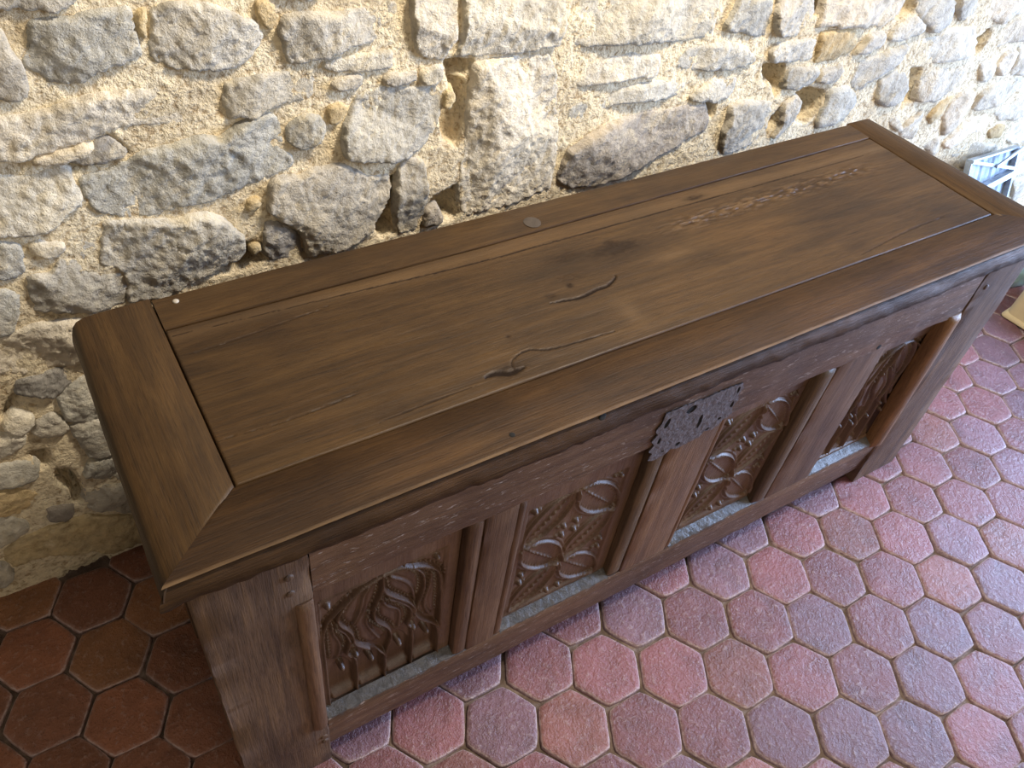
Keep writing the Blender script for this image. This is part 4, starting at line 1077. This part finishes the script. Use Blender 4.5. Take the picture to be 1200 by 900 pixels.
def disc(name, c, r, axis, h, mat, parent, n=14, dome=0.3, sx=1.0):
    """small round peg or plug standing proud by h along axis"""
    ax = Vector(axis).normalized()
    a = ax.orthogonal().normalized()
    b = ax.cross(a)
    c = Vector(c)
    rings = []
    for rr, hh in ((1.0, -0.003), (1.0, h * 0.5), (0.85, h), (0.4, h * (1 + dome))):
        rings.append([tuple(c + a * (math.cos(2 * math.pi * k / n) * r * rr * sx) + b * (math.sin(2 * math.pi * k / n) * r * rr) + ax * hh) for k in range(n)])
    return mk(name, rings, mat, parent, angle=50)


M_PEG = plain_mat('dark_peg_wood', (0.05, 0.036, 0.026), 0.6, 0, 60, 0.3, 0.4)
tag(disc('plug', (0.728, 0.418, ZL), 0.0155, (0, 0, 1), 0.0008, M_PEG, lid, 20, 0.1), 'round dark plug in the back rail')
tag(disc('nail_head', (0.139, 0.4435, ZL), 0.0045, (0, 0, 1), 0.002, plain_mat('pale_nail', (0.45, 0.4, 0.33), 0.5), lid), 'pale nail head')
for (x, y, z, r) in ((0.443, 0.020, ZL - 0.0001, 0.0042),):
    tag(disc('worm_hole', (x, y, z), r, (0, 0, 1), 0.0009, M_VOID, lid, 12, 0.0), 'dark worm hole')
tag(disc('peg_hole', (0.578, 0.0012, ZL - 0.0100), 0.0058, (0, -1, 0.45), 0.0012, M_VOID, lid, 14, 0.0, 1.2), 'dark peg hole in the moulded edge')

# ------------------------------------------------------------------ carcase front


def fp(s, d, z):
    return (s, 0.029 - 0.005 * s + d, z)


def board(name, s0, s1, z0, z1, d0, d1, mat, parent=chest, along='s', bev=0.0025, wob=0.0012, seed=0, taper=None, nseg=None):
    """a solid plank lofted along its length with softened, slightly uneven edges; d0 is the front face"""
    L = (s1 - s0) if along == 's' else (z1 - z0)
    n = nseg or max(6, int(L / 0.012))
    sts = []
    for u in np.linspace(0, 1, n):
        if along == 's':
            a, b = z0, z1
        else:
            a, b = s0, s1
            if taper:
                a, b = taper(z0 + (z1 - z0) * u)
        ring = []
        k = bev
        for q, (p, d) in enumerate([(a + k, d0), ((a * 2 + b) / 3, d0 - 0.0003), ((a + 2 * b) / 3, d0 - 0.0003), (b - k, d0), (b - k * 0.3, d0 + k * 0.3), (b, d0 + k), (b, d1), (a, d1), (a, d0 + k), (a + k * 0.3, d0 + k * 0.3)]):
            t = (s0 + (s1 - s0) * u) if along == 's' else (z0 + (z1 - z0) * u)
            w = wob * float(fbm(np.array([t * 22.0 + seed * 3.7]), np.array([q * 0.5 + seed]), 81 + seed, 3)[0])
            w2 = wob * float(fbm(np.array([t * 30.0 + seed * 1.7]), np.array([q * 0.5 - seed]), 91 + seed, 3)[0])
            if q in (6, 7):
                w = w2 = 0
            if along == 's':
                ring.append(fp(s0 + (s1 - s0) * u, d + w, p + w2))
            else:
                ring.append(fp(p + w2, d + w, z0 + (z1 - z0) * u))
        sts.append(ring)
    return mk(name, sts, mat, parent, angle=50)


# posts: the front ones run down to the floor as feet
tag(board('post', 0.023, 0.1655, 0.012, 0.744, 0.0, 0.10, M_POST, along='z', wob=0.003, seed=1,
          taper=lambda z: (0.0225, 0.1655)), 'broad weathered corner post')
tag(board('post', 1.582, 1.75, 0.012, 0.744, 0.0, 0.10, M_POST, along='z', wob=0.002, seed=2,
          taper=lambda z: (1.568 + 0.040 * (0.74 - z), 1.722 + 0.052 * (0.74 - z))), 'broad weathered corner post')
board('back_post', 0.023, 0.12, 0.012, 0.744, 0.34, 0.425, M_POST, along='z', seed=3)
board('back_post', 1.62, 1.72, 0.012, 0.744, 0.34, 0.425, M_POST, along='z', seed=4)
tag(board('top_rail', 0.1665, 1.566, 0.597, 0.7435, 0.001, 0.045, M_FRONT_X, wob=0.0022, seed=5), 'top rail of the chest front')
sts = []
for s_ in np.linspace(0.1665, 1.60, 110):
    w = [0.0028 * float(fbm(np.array([s_ * 20.0]), np.array([q * 0.6]), 141, 3)[0]) for q in range(4)]
    sts.append([fp(s_, 0.003, 0.181), fp(s_, 0.001, 0.178), fp(s_, 0.0035 + 0.4 * w[0], 0.14), fp(s_, 0.0075 + 0.4 * w[1], 0.095), fp(s_, 0.0105 + 0.4 * w[2], 0.060 + w[2]), fp(s_, 0.0135, 0.055 + w[2]), fp(s_, 0.045, 0.055), fp(s_, 0.045, 0.181)])
tag(mk('bottom_rail', sts, M_FRONT_X, chest, angle=50), 'bottom rail of the chest front')
board('muntin', 0.431, 0.489, 0.1812, 0.5968, 0.0015, 0.04, M_FRONT_Z, along='z', seed=7)
board('muntin', 0.786, 0.902, 0.1812, 0.5968, 0.0015, 0.04, M_TAN_Z, along='z', seed=8)
board('muntin', 1.196, 1.338, 0.1812, 0.5968, 0.0015, 0.04, M_FRONT_Z, along='z', seed=9)
# ends, back and floor boards of the box
for nm, x0, x1 in (('side_panel', 0.035, 0.06), ('side_panel', 1.69, 1.712)):
    V, F = loft([[(x0, 0.12, z), (x1, 0.12, z), (x1, 0.36, z), (x0, 0.36, z)] for z in (0.09, 0.4, 0.74)])
    fix_normals(mesh_obj(nm, V, F, M_FRONT_Z, chest))
V, F = loft([[(x, 0.405, 0.09), (x, 0.43, 0.09), (x, 0.43, 0.74), (x, 0.405, 0.74)] for x in (0.12, 0.9, 1.62)])
fix_normals(mesh_obj('back_panel', V, F, M_FRONT_X, chest))
V, F = loft([[(x, 0.08, 0.095), (x, 0.40, 0.095), (x, 0.40, 0.115), (x, 0.08, 0.115)] for x in (0.12, 0.9, 1.6)])
fix_normals(mesh_obj('bottom_board', V, F, M_FRONT_X, chest))


def bead(name, s, z0, z1, r, d, mat, seed=0, squash=1.0, lean=0.0, stop=0.012):
    """upright half-round moulding with stopped ends"""
    sts = []
    n = 44
    for i, u in enumerate(np.linspace(0, 1, n)):
        z = z0 + (z1 - z0) * u
        e = min(1, (min(u, 1 - u) * (z1 - z0) + 0.002) / stop) ** 0.5
        ring = []
        for k in range(11):
            a = math.pi * k / 10
            w = 0.0008 * float(fbm(np.array([z * 30.0]), np.array([k * 0.3 + seed]), 120 + seed, 3)[0])
            ring.append(fp(s + lean * (z1 - z) - math.cos(a) * (r + w), d - math.sin(a) * r * squash * e + w, z))
        ring.append(fp(s + lean * (z1 - z) + r, d + 0.02, z))
        ring.append(fp(s + lean * (z1 - z) - r, d + 0.02, z))
        sts.append(ring)
    return mk(name, sts, mat, chest, angle=60)


tag(bead('moulding', 0.1525, 0.172, 0.588, 0.0130, 0.001, M_TAN_Z, 1, 0.75), 'stopped half-round moulding on the left post')
bead('moulding', 0.4185, 0.176, 0.5966, 0.0135, 0.008, M_FRONT_Z, 2, 0.5)
bead('moulding', 0.4965, 0.180, 0.594, 0.0078, 0.006, M_FRONT_Z, 3, 0.7)
bead('moulding', 0.7705, 0.182, 0.5966, 0.0155, 0.008, M_OLIVE_Z, 4, 0.45)
bead('moulding', 0.9085, 0.182, 0.5966, 0.0072, 0.006, M_TAN_Z, 5, 0.7)
bead('moulding', 1.1755, 0.182, 0.5966, 0.0215, 0.008, M_OLIVE_Z, 6, 0.45)
tag(bead('moulding', 1.548, 0.170, 0.603, 0.0215, 0.003, M_GOLD, 7, 0.6, lean=0.075), 'honey coloured half-round moulding beside the right post')

# dusty sloping ledges under the panels
for k, (a, b) in enumerate(((0.168, 0.432), (0.504, 0.757), (0.914, 1.196), (1.339, 1.575))):
    sts = []
    for s in np.linspace(a, b, 60):
        n1 = float(fbm(np.array([s * 45.0]), np.array([0.2]), 130, 3)[0])
        n2 = float(fbm(np.array([s * 60.0]), np.array([4.2]), 131, 3)[0])
        zt = 0.1805
        sts.append([fp(s, 0.0005 + 0.004 * abs(n1), zt - 0.004 + 0.005 * n1), fp(s, 0.003 + 0.002 * n2, zt + 0.002), fp(s, 0.012, zt + 0.007 + 0.002 * n2), fp(s, 0.0215, zt + 0.013 + 0.002 * n1), fp(s, 0.0225, zt - 0.004)])
    tag(mk('ledge', sts, M_DUST, chest, angle=40), 'grey dusty chamfered ledge under a carved panel')


# ---- carved panels
def relief_panel(name, s0, s1, z0, z1, fn, label, pitch=0.0016):
    su = np.arange(s0, s1 + 1e-6, pitch)
    zu = np.arange(z0, z1 + 1e-6, pitch * 1.15)
    A, B = np.meshgrid(su, zu, indexing='ij')
    P = np.stack([A.ravel(), B.ravel()], 1)
    h = fn(P) + 0.0006 * fbm(P[:, 0] * 60, P[:, 1] * 60, 7, 3)
    V = np.stack([P[:, 0], 0.029 - 0.005 * P[:, 0] + 0.021 - h, P[:, 1]], 1)
    F = grid_faces(len(su), len(zu)).tolist()
    nu, nv = len(su), len(zu)
    b = len(V)
    back = V[[0, (nu - 1) * nv, nu * nv - 1, nv - 1]].copy()
    back[:, 1] = 0.029 + 0.05
    V = np.concatenate([V, back])
    F.append([b + 3, b + 2, b + 1, b])
    o = mesh_obj(name, V, F, M_CARVE, chest, smooth=True)
    tag(o, label)
    return o


def leaf_relief(cols, rows):
    def fn(P):
        h = np.full(len(P), 0.0)
        inx = np.minimum(P[:, 0] - cols[0], cols[2] - P[:, 0])
        inz = np.minimum(P[:, 1] - rows[3], rows[0] - P[:, 1])
        ins = np.minimum(inx, inz)
        h -= 0.0055 * sm(-0.004, 0.004, ins)
        for r in range(3):
            for c in range(2):
                x0, x1 = cols[c], cols[c + 1]
                z1, z0 = rows[r], rows[r + 1]
                back = (r + c) % 2 == 1          # "\" leaves
                a = np.array([x0, z1] if back else [x0, z0])
                b = np.array([x1, z0] if back else [x1, z1])
                m = (a + b) / 2
                L = np.hypot(*(b - a)) / 2
                ax = (b - a) / (2 * L)
                nn = np.array([-ax[1], ax[0]])
                t = (P - m) @ ax
                w = (P - m) @ nn
                u = np.clip(np.abs(t) / L, 0, 1.2)
                bw = 0.0335 if back else 0.030
                half = bw * np.clip(1 - u ** 2.3, 0, 1)
                sd = (half - np.abs(w)) * 0.9
                inside = u < 1.0
                rim = (0.0088 if back else 0.0062) * np.exp(-((sd - 0.0) / 0.0022) ** 2) * inside * (1 - sm(0.93, 1.0, u))
                bowl = -0.0035 * sm(0.001, 0.010, sd) + 0.0035 * sm(0.010, 0.03, sd)
                vein = 0.0042 * np.exp(-(w / 0.0021) ** 2) * (sd > 0.0)
                saw = 0.0036 * (0.5 + 0.5 * np.cos((t - 0.4 * np.abs(w)) * 2 * math.pi / 0.0098)) * np.exp(-((sd - 0.0062) / 0.0026) ** 2)
                sidev = 0.0012 * np.cos((np.abs(w) * 0.8 - t) * 2 * math.pi / 0.013) * sm(0.004, 0.01, sd)
                add = np.where((sd > -0.006) & inside, rim + (sd > 0) * (bowl + vein + saw + sidev), 0)
                h = h + add
                # outer slender rib following the leaf
                h = np.maximum(h, np.where(inside & (u < 0.93), -0.0055 + 0.0028 * np.exp(-((sd + 0.0075) / 0.0018) ** 2) * sm(0.0, 0.01, ins + 0.004), -1))
        # buds between the leaves
        for r in range(3):
            for c in range(2):
                back = (r + c) % 2 == 1
                x0, x1 = cols[c], cols[c + 1]
                z1, z0 = rows[r], rows[r + 1]
                for q in ((x0, z0), (x1, z1)) if back else ((x0, z1), (x1, z0)):
                    bx = q[0] + (0.013 if q[0] == x0 else -0.013)
                    bz = q[1] + (0.013 if q[1] == z0 else -0.013)
                    d = np.hypot(P[:, 0] - bx, P[:, 1] - bz)
                    h = np.maximum(h, np.where(d < 0.0062, -0.006 + 0.0105 * np.sqrt(np.clip(1 - (d / 0.0062) ** 2, 0, 1)), -1))
                    for sx, sz in ((0.010, 0.0),):
                        e = np.hypot(P[:, 0] - bx - (sx if q[0] == x0 else -sx), P[:, 1] - bz - (sz if q[1] == z0 else -sz))
                        h = np.maximum(h, np.where(e < 0.0045, -0.0065 + 0.006 * np.sqrt(np.clip(1 - (e / 0.0045) ** 2, 0, 1)), -1))
        return h
    return fn


TRACERY = [
    [(0.277, 0.524), (0.258, 0.518), (0.236, 0.508), (0.215, 0.486), (0.204, 0.455), (0.209, 0.430), (0.218, 0.412), (0.226, 0.386), (0.229, 0.357), (0.246, 0.327), (0.268, 0.296), (0.280, 0.268), (0.2805, 0.192)],
    [(0.277, 0.524), (0.275, 0.48), (0.264, 0.442), (0.262, 0.413), (0.268, 0.391), (0.286, 0.357), (0.291, 0.325), (0.284, 0.287), (0.2805, 0.262)],
    [(0.225, 0.500), (0.200, 0.475), (0.185, 0.450), (0.179, 0.410), (0.179, 0.303), (0.179, 0.192)],
    [(0.277, 0.52), (0.277, 0.493), (0.282, 0.469), (0.302, 0.438), (0.320, 0.412), (0.331, 0.387), (0.333, 0.362), (0.348, 0.331), (0.370, 0.301), (0.379, 0.271), (0.380, 0.192)],
    [(0.277, 0.524), (0.303, 0.523), (0.322, 0.512), (0.338, 0.490), (0.346, 0.464), (0.346, 0.428), (0.338, 0.396), (0.333, 0.372)],
    [(0.326, 0.510), (0.345, 0.498), (0.364, 0.477), (0.375, 0.448), (0.379, 0.387), (0.380, 0.30)],
    [(0.202, 0.430), (0.214, 0.404), (0.221, 0.368), (0.215, 0.335), (0.229, 0.300), (0.2295, 0.192)],
    [(0.287, 0.449), (0.305, 0.425), (0.322, 0.395), (0.327, 0.367), (0.320, 0.342), (0.330, 0.305), (0.3305, 0.192)],
]
VEINS = [
    [(0.255, 0.505), (0.246, 0.485), (0.240, 0.450), (0.228, 0.415)],
    [(0.262, 0.440), (0.250, 0.410), (0.258, 0.370), (0.276, 0.320)],
    [(0.195, 0.462), (0.196, 0.42), (0.205, 0.37), (0.195, 0.325)],
    [(0.290, 0.505), (0.310, 0.480), (0.325, 0.450), (0.332, 0.405)],
    [(0.274, 0.455), (0.285, 0.425), (0.305, 0.395), (0.305, 0.345)],
    [(0.360, 0.468), (0.358, 0.43), (0.350, 0.38), (0.365, 0.325)],
]
LANCETS = [(0.1825, 0.2265), (0.2325, 0.2775), (0.2835, 0.3275), (0.3335, 0.377)]
BALLS = [(0.229, 0.322), (0.330, 0.323), (0.190, 0.508), (0.365, 0.512), (0.2045, 0.300), (0.255, 0.285), (0.305, 0.290), (0.356, 0.288)]


def tracery_relief(ds, dz, kx):
    def fn(P0):
        P = np.stack([(P0[:, 0] - ds) / kx + 0.279, P0[:, 1] - dz], 1)
        x, z = P[:, 0], P[:, 1]
        ins = np.minimum(np.minimum(x - 0.177, 0.382 - x), np.minimum(z - 0.188, 0.530 - z))
        h = -0.0115 * sm(-0.003, 0.004, ins)
        best = np.full(len(P), 1e9)
        arc = np.zeros(len(P))
        for c in TRACERY:
            d, a = line_dist(P, smooth_line(c, 5))
            m = d < best
            best = np.where(m, d, best)
            arc = np.where(m, a, arc)
        rib = 0.0130 * np.exp(-(best / 0.0026) ** 2)
        beads = 0.0060 * np.clip(np.cos(arc * 2 * math.pi / 0.0098), 0, 1) ** 0.7 * np.exp(-((best - 0.0078) / 0.0024) ** 2) * sm(0.325, 0.35, z) * (ins > 0)
        up = sm(0.32, 0.34, z) * (ins > 0)
        dome = 0.006 * sm(0.004, 0.016, best) * up
        vd = np.full(len(P), 1e9)
        for c in VEINS:
            vd = np.minimum(vd, line_dist(P, smooth_line(c, 5))[0])
        groove = (0.0035 * np.exp(-(vd / 0.0022) ** 2) - 0.002 * np.exp(-((vd - 0.005) / 0.0025) ** 2)) * up
        h = h + np.where(ins > -0.002, np.maximum(rib, 0) + beads + dome + groove, 0)
        for a, b in LANCETS:
            mid, hw = (a + b) / 2, (b - a) / 2
            top = 0.318 - 0.045 * (np.abs(x - mid) / hw) ** 1.6
            e = np.minimum(hw - np.abs(x - mid), top - z)
            e = np.minimum(e, z - 0.190)
            pocket = sm(0.0, 0.005, e)
            h = h - 0.007 * pocket + 0.015 * pocket * (1 - sm(0.192, 0.220, z))
        for bx, bz in BALLS:
            d = np.hypot(x - bx, z - bz)
            h = np.maximum(h, np.where(d < 0.0056, -0.006 + 0.011 * np.sqrt(np.clip(1 - (d / 0.0056) ** 2, 0, 1)), -1))
        return h
    return fn


relief_panel('carved_panel', 0.1665, 0.4035, 0.184, 0.6, tracery_relief(0.279, 0.0, 1.0), 'carved panel of flame-shaped tracery over four lancets, at the left')
relief_panel('carved_panel', 0.503, 0.7555, 0.184, 0.6, leaf_relief((0.529, 0.627, 0.729), (0.527, 0.415, 0.310, 0.203)), 'carved panel of crossing serrated leaves, left of the lock')
relief_panel('carved_panel', 0.914, 1.156, 0.184, 0.6, leaf_relief((0.945, 1.0475, 1.149), (0.541, 0.430, 0.322, 0.207)), 'carved panel of crossing serrated leaves, right of the lock')
relief_panel('carved_panel', 1.337, 1.575, 0.184, 0.6, tracery_relief(1.462, 0.012, 0.98), 'carved panel of flame-shaped tracery over four lancets, at the right')

# ---- lock plate
rl = random.Random(3)
base = [(0.742, 0.680), (0.78, 0.6815), (0.82, 0.679), (0.86, 0.680), (0.906, 0.679), (0.917, 0.662), (0.908, 0.65), (0.915, 0.636), (0.907, 0.622), (0.914, 0.602), (0.896, 0.592), (0.89, 0.582), (0.875, 0.577),
        (0.858, 0.583), (0.85, 0.571), (0.83, 0.569), (0.80, 0.5665), (0.786, 0.572), (0.775, 0.563), (0.752, 0.560), (0.738, 0.566), (0.743, 0.582), (0.733, 0.592), (0.741, 0.604), (0.731, 0.618), (0.74, 0.632), (0.732, 0.644), (0.741, 0.657)]


def ring_of(cx, cz, rx_, rz_, tilt, n=12, seed=0):
    out = []
    for k in range(n):
        a = 2 * math.pi * k / n
        r = 1 + 0.18 * (vnoise(np.array([k * 0.7 + seed]), np.array([seed * 1.3]), 3)[0] * 2 - 1)
        x, z = math.cos(a) * rx_ * r, math.sin(a) * rz_ * r
        out.append((cx + x * math.cos(tilt) - z * math.sin(tilt), cz + x * math.sin(tilt) + z * math.cos(tilt)))
    return np.array(out)


holes = [ring_of(0.834, 0.619, 0.0042, 0.0195, 0.05, 12, 1), ring_of(0.800, 0.664, 0.011, 0.0095, 0.3, 12, 2), ring_of(0.9035, 0.664, 0.0035, 0.0085, 0.1, 10, 3),
         ring_of(0.903, 0.628, 0.004, 0.008, 0.0, 10, 4), ring_of(0.8845, 0.602, 0.004, 0.004, 0, 9, 5), ring_of(0.863, 0.586, 0.006, 0.0035, 0.2, 9, 6), ring_of(0.80, 0.579, 0.005, 0.005, 0, 9, 7),
         ring_of(0.753, 0.652, 0.005, 0.011, -0.1, 10, 8), ring_of(0.749, 0.612, 0.004, 0.008, 0.1, 10, 9), ring_of(0.768, 0.576, 0.003, 0.003, 0, 8, 10)]
outl = []
for i in range(len(base)):
    a, b = np.array(base[i]), np.array(base[(i + 1) % len(base)])
    k = max(1, int(np.hypot(*(b - a)) / 0.004))
    for j in range(k):
        outl.append(a + (b - a) * j / k + np.array([rl.uniform(-0.0008, 0.0008), rl.uniform(-0.0008, 0.0008)]))
outl = np.array(outl)
pts = [outl]
ed = [(i, (i + 1) % len(outl)) for i in range(len(outl))]
off = len(outl)
for hpoly in holes:
    pts.append(hpoly)
    ed += [(off + i, off + (i + 1) % len(hpoly)) for i in range(len(hpoly))]
    off += len(hpoly)
gx, gz = np.meshgrid(np.arange(0.73, 0.92, 0.0035), np.arange(0.56, 0.684, 0.0035), indexing='ij')
G = np.stack([gx.ravel(), gz.ravel()], 1)
keep = poly_dist(G, outl) > 0.0015
for hpoly in holes:
    keep &= poly_dist(G, hpoly) < -0.001
pts.append(G[keep])
allp = np.concatenate(pts)
res = delaunay_2d_cdt([Vector(p) for p in allp.tolist()], ed, [], 1, 1e-7)
Q = np.array([tuple(v) for v in res[0]])
F = []
cen = np.array([Q[list(f)].mean(0) for f in res[2]])
bad = np.zeros(len(cen), bool)
for hpoly in holes:
    bad |= poly_dist(cen, hpoly) > 0
for f, b in zip(res[2], bad):
    if not b:
        F.append(list(f))
dd = -0.0022 - 0.0011 * fbm(Q[:, 0] * 160, Q[:, 1] * 160, 19, 3)
V = np.stack([Q[:, 0], 0.029 - 0.005 * Q[:, 0] + dd, Q[:, 1]], 1)
lock = mesh_obj('lock_plate', V, F, M_IRON, chest, smooth=False)
fix_normals(lock)
so = lock.modifiers.new('thickness', 'SOLIDIFY')
so.thickness = 0.002
so.offset = -1 if lock.data.polygons[0].normal.y < 0 else 1
tag(lock, 'dark pitted iron lock plate with ragged edges and a keyhole')
for k, hpoly in enumerate(holes):
    n = len(hpoly)
    ring0 = [fp(x, -0.0004, z) for x, z in hpoly]
    ring1 = [fp(x, 0.004, z) for x, z in hpoly]
    o = mk('keyhole' if k == 0 else 'plate_hole', [ring0, ring1], M_VOID, lock, smooth=False)  # dark fill in place of the shade within each plate hole

# pegs through the joints
for s, z in ((0.138, 0.659), (0.137, 0.622), (0.156, 0.128), (0.157, 0.108), (1.60, 0.66)):
    disc('peg', fp(s, 0.0, z), 0.0062, (0, -1, 0), 0.0022, M_POST, chest, 12, 0.2)
for s, z, r in ((1.302, 0.606, 0.0065), (0.335, 0.645, 0.003)):
    disc('worm_hole', fp(s, 0.0012, z), r, (0, -1, 0), 0.0008, M_VOID, chest, 10, 0.0)  # flat dark disc, hole depth only painted

# ------------------------------------------------------------------ things beside the chest
# galvanised rack leaning against the wall: local frame u along x, v down the slope, n out of the wall
LEAN = np.array([0, -0.305, -0.952])
NRM = np.cross([1, 0, 0], LEAN)
if NRM[1] > 0:
    NRM = -NRM
T0 = np.array([2.784, 0.580, 0.452])


def tp(u, v, n):
    return tuple(T0 + np.array([u, 0, 0]) + LEAN * v + NRM * n)


rack = empty('metal_rack', (2.65, 0.46, Z_FLOOR))
tag(rack, 'shiny galvanised metal rack with crossed braces leaning against the stone wall', 'rack')
W, HH = 0.264, 0.462


def tbar(name, a, b, w, h, n0, mat=M_ZINC):
    a, b = np.array(a, float), np.array(b, float)
    d = (b - a) / np.hypot(*(b - a))
    p = np.array([-d[1], d[0]]) * w / 2
    sts = []
    for q in (a, b):
        sts.append([tp(*(q - p), n0), tp(*(q + p), n0), tp(*(q + p), n0 + h), tp(*(q - p), n0 + h)])
    o = mk(name, sts, mat, rack, smooth=False)
    return o


V, F = [], []
nu = 27
cols_ = []
for i in range(nu):
    u = -W + W * i / (nu - 1)
    n = -0.012 + 0.0018 * (1 if (i // 3) % 2 else -1)
    cols_.append([tp(u, 0.004, n), tp(u, HH, n), tp(u, HH, n - 0.002), tp(u, 0.004, n - 0.002)])
mk('ribbed_back', cols_, plain_mat('dull_zinc', (0.23, 0.28, 0.34), 0.5, 0.4, 30, 0.45, 0.25), rack, smooth=False)
tbar('rim', (-W, 0), (0, 0), 0.006, 0.02, -0.016)
tbar('rim', (-W, HH), (0, HH), 0.006, 0.02, -0.016)
tbar('rim', (-W, 0), (-W, HH), 0.006, 0.02, -0.016)
tbar('rim', (0, 0), (0, HH), 0.010, 0.02, -0.016)
tbar('brace', (-W, 0.002), (-0.014, 0.066), 0.010, 0.006, 0.002)
tbar('brace', (0, 0.0), (-0.135, 0.039), 0.010, 0.006, 0.010)
tbar('shelf', (-0.20, 0.110), (-0.012, 0.085), 0.020, 0.022, -0.012)
tbar('shelf', (-W, 0.25), (0, 0.25), 0.012, 0.02, -0.012)


def rounded_box(name, x0, x1, y0, y1, z0, z1, r, mat, rot=0.0, lean=0.0):
    n = 6
    sts = []
    levels = [(z0, r * 0.5)] + [(z0 + r * 0.5, 0)] + [(z1 - r + r * math.sin(a), r * (1 - math.cos(a))) for a in np.linspace(0, math.pi / 2, 6)]
    cx, cy = (x0 + x1) / 2, (y0 + y1) / 2
    for z, ins in levels:
        ring = []
        for qx, qy, a0 in ((x1, y1, 0), (x0, y1, 90), (x0, y0, 180), (x1, y0, 270)):
            for k in range(n + 1):
                a = math.radians(a0 + 90 * k / n)
                ex = qx - math.copysign(r, qx - cx) + (r - ins) * math.cos(a)
                ey = qy - math.copysign(r, qy - cy) + (r - ins) * math.sin(a)
                dx, dy = ex - cx, ey - cy
                ring.append((cx + dx * math.cos(rot) - dy * math.sin(rot) + lean * (z - z0), cy + dx * math.sin(rot) + dy * math.cos(rot), z))
        sts.append(ring)
    V, F = loft(sts)
    o = mesh_obj(name, V, F, mat, None, smooth=True)
    fix_normals(o)
    o.data.set_sharp_from_angle(angle=math.radians(40))
    return o


box = empty('storage_box', (2.86, 0.09, Z_FLOOR))
tag(box, 'plain beige box standing on the tiles beyond the right end of the chest', 'box')
body = rounded_box('body', 2.672, 2.96, -0.12, 0.292, Z_FLOOR + 0.002, 0.18, 0.02, M_BEIGE, 0.10, 0.12)
lidb = rounded_box('base_rim', 2.664, 2.97, -0.13, 0.300, Z_FLOOR + 0.001, 0.032, 0.015, M_BEIGE, 0.10, 0.0)
for o in (body, lidb):
    w = o.location.copy()
    o.parent = box
    o.location = w - ORIGIN[box.name]

# crumpled pale blue plastic bag between the box and the wall
sts = []
nb_ = 40
for i, u in enumerate(np.linspace(0, 1, 26)):
    z = Z_FLOOR + 0.002 + 0.33 * u
    prof_r = (0.75 + 0.45 * math.sin(math.pi * min(1, u * 1.15)) ** 0.8) * (1 - 0.85 * max(0, (u - 0.72) / 0.28) ** 1.4)
    ring = []
    for k in range(nb_):
        a = 2 * math.pi * k / nb_
        w = 1 + 0.22 * float(fbm(np.array([math.cos(a) * 2.2 + 9]), np.array([math.sin(a) * 2.2 + u * 3.5]), 44, 3)[0])
        ring.append((2.89 + 0.10 * math.cos(a) * prof_r * w, 0.386 + 0.046 * math.sin(a) * prof_r * w, z))
    sts.append(ring)
V, F = loft(sts)
bag = fix_normals(mesh_obj('plastic_bag', V, F, M_BLUE, None, smooth=True))
tag(bag, 'crumpled pale blue plastic bag on the floor between beige box and wall', 'bag')
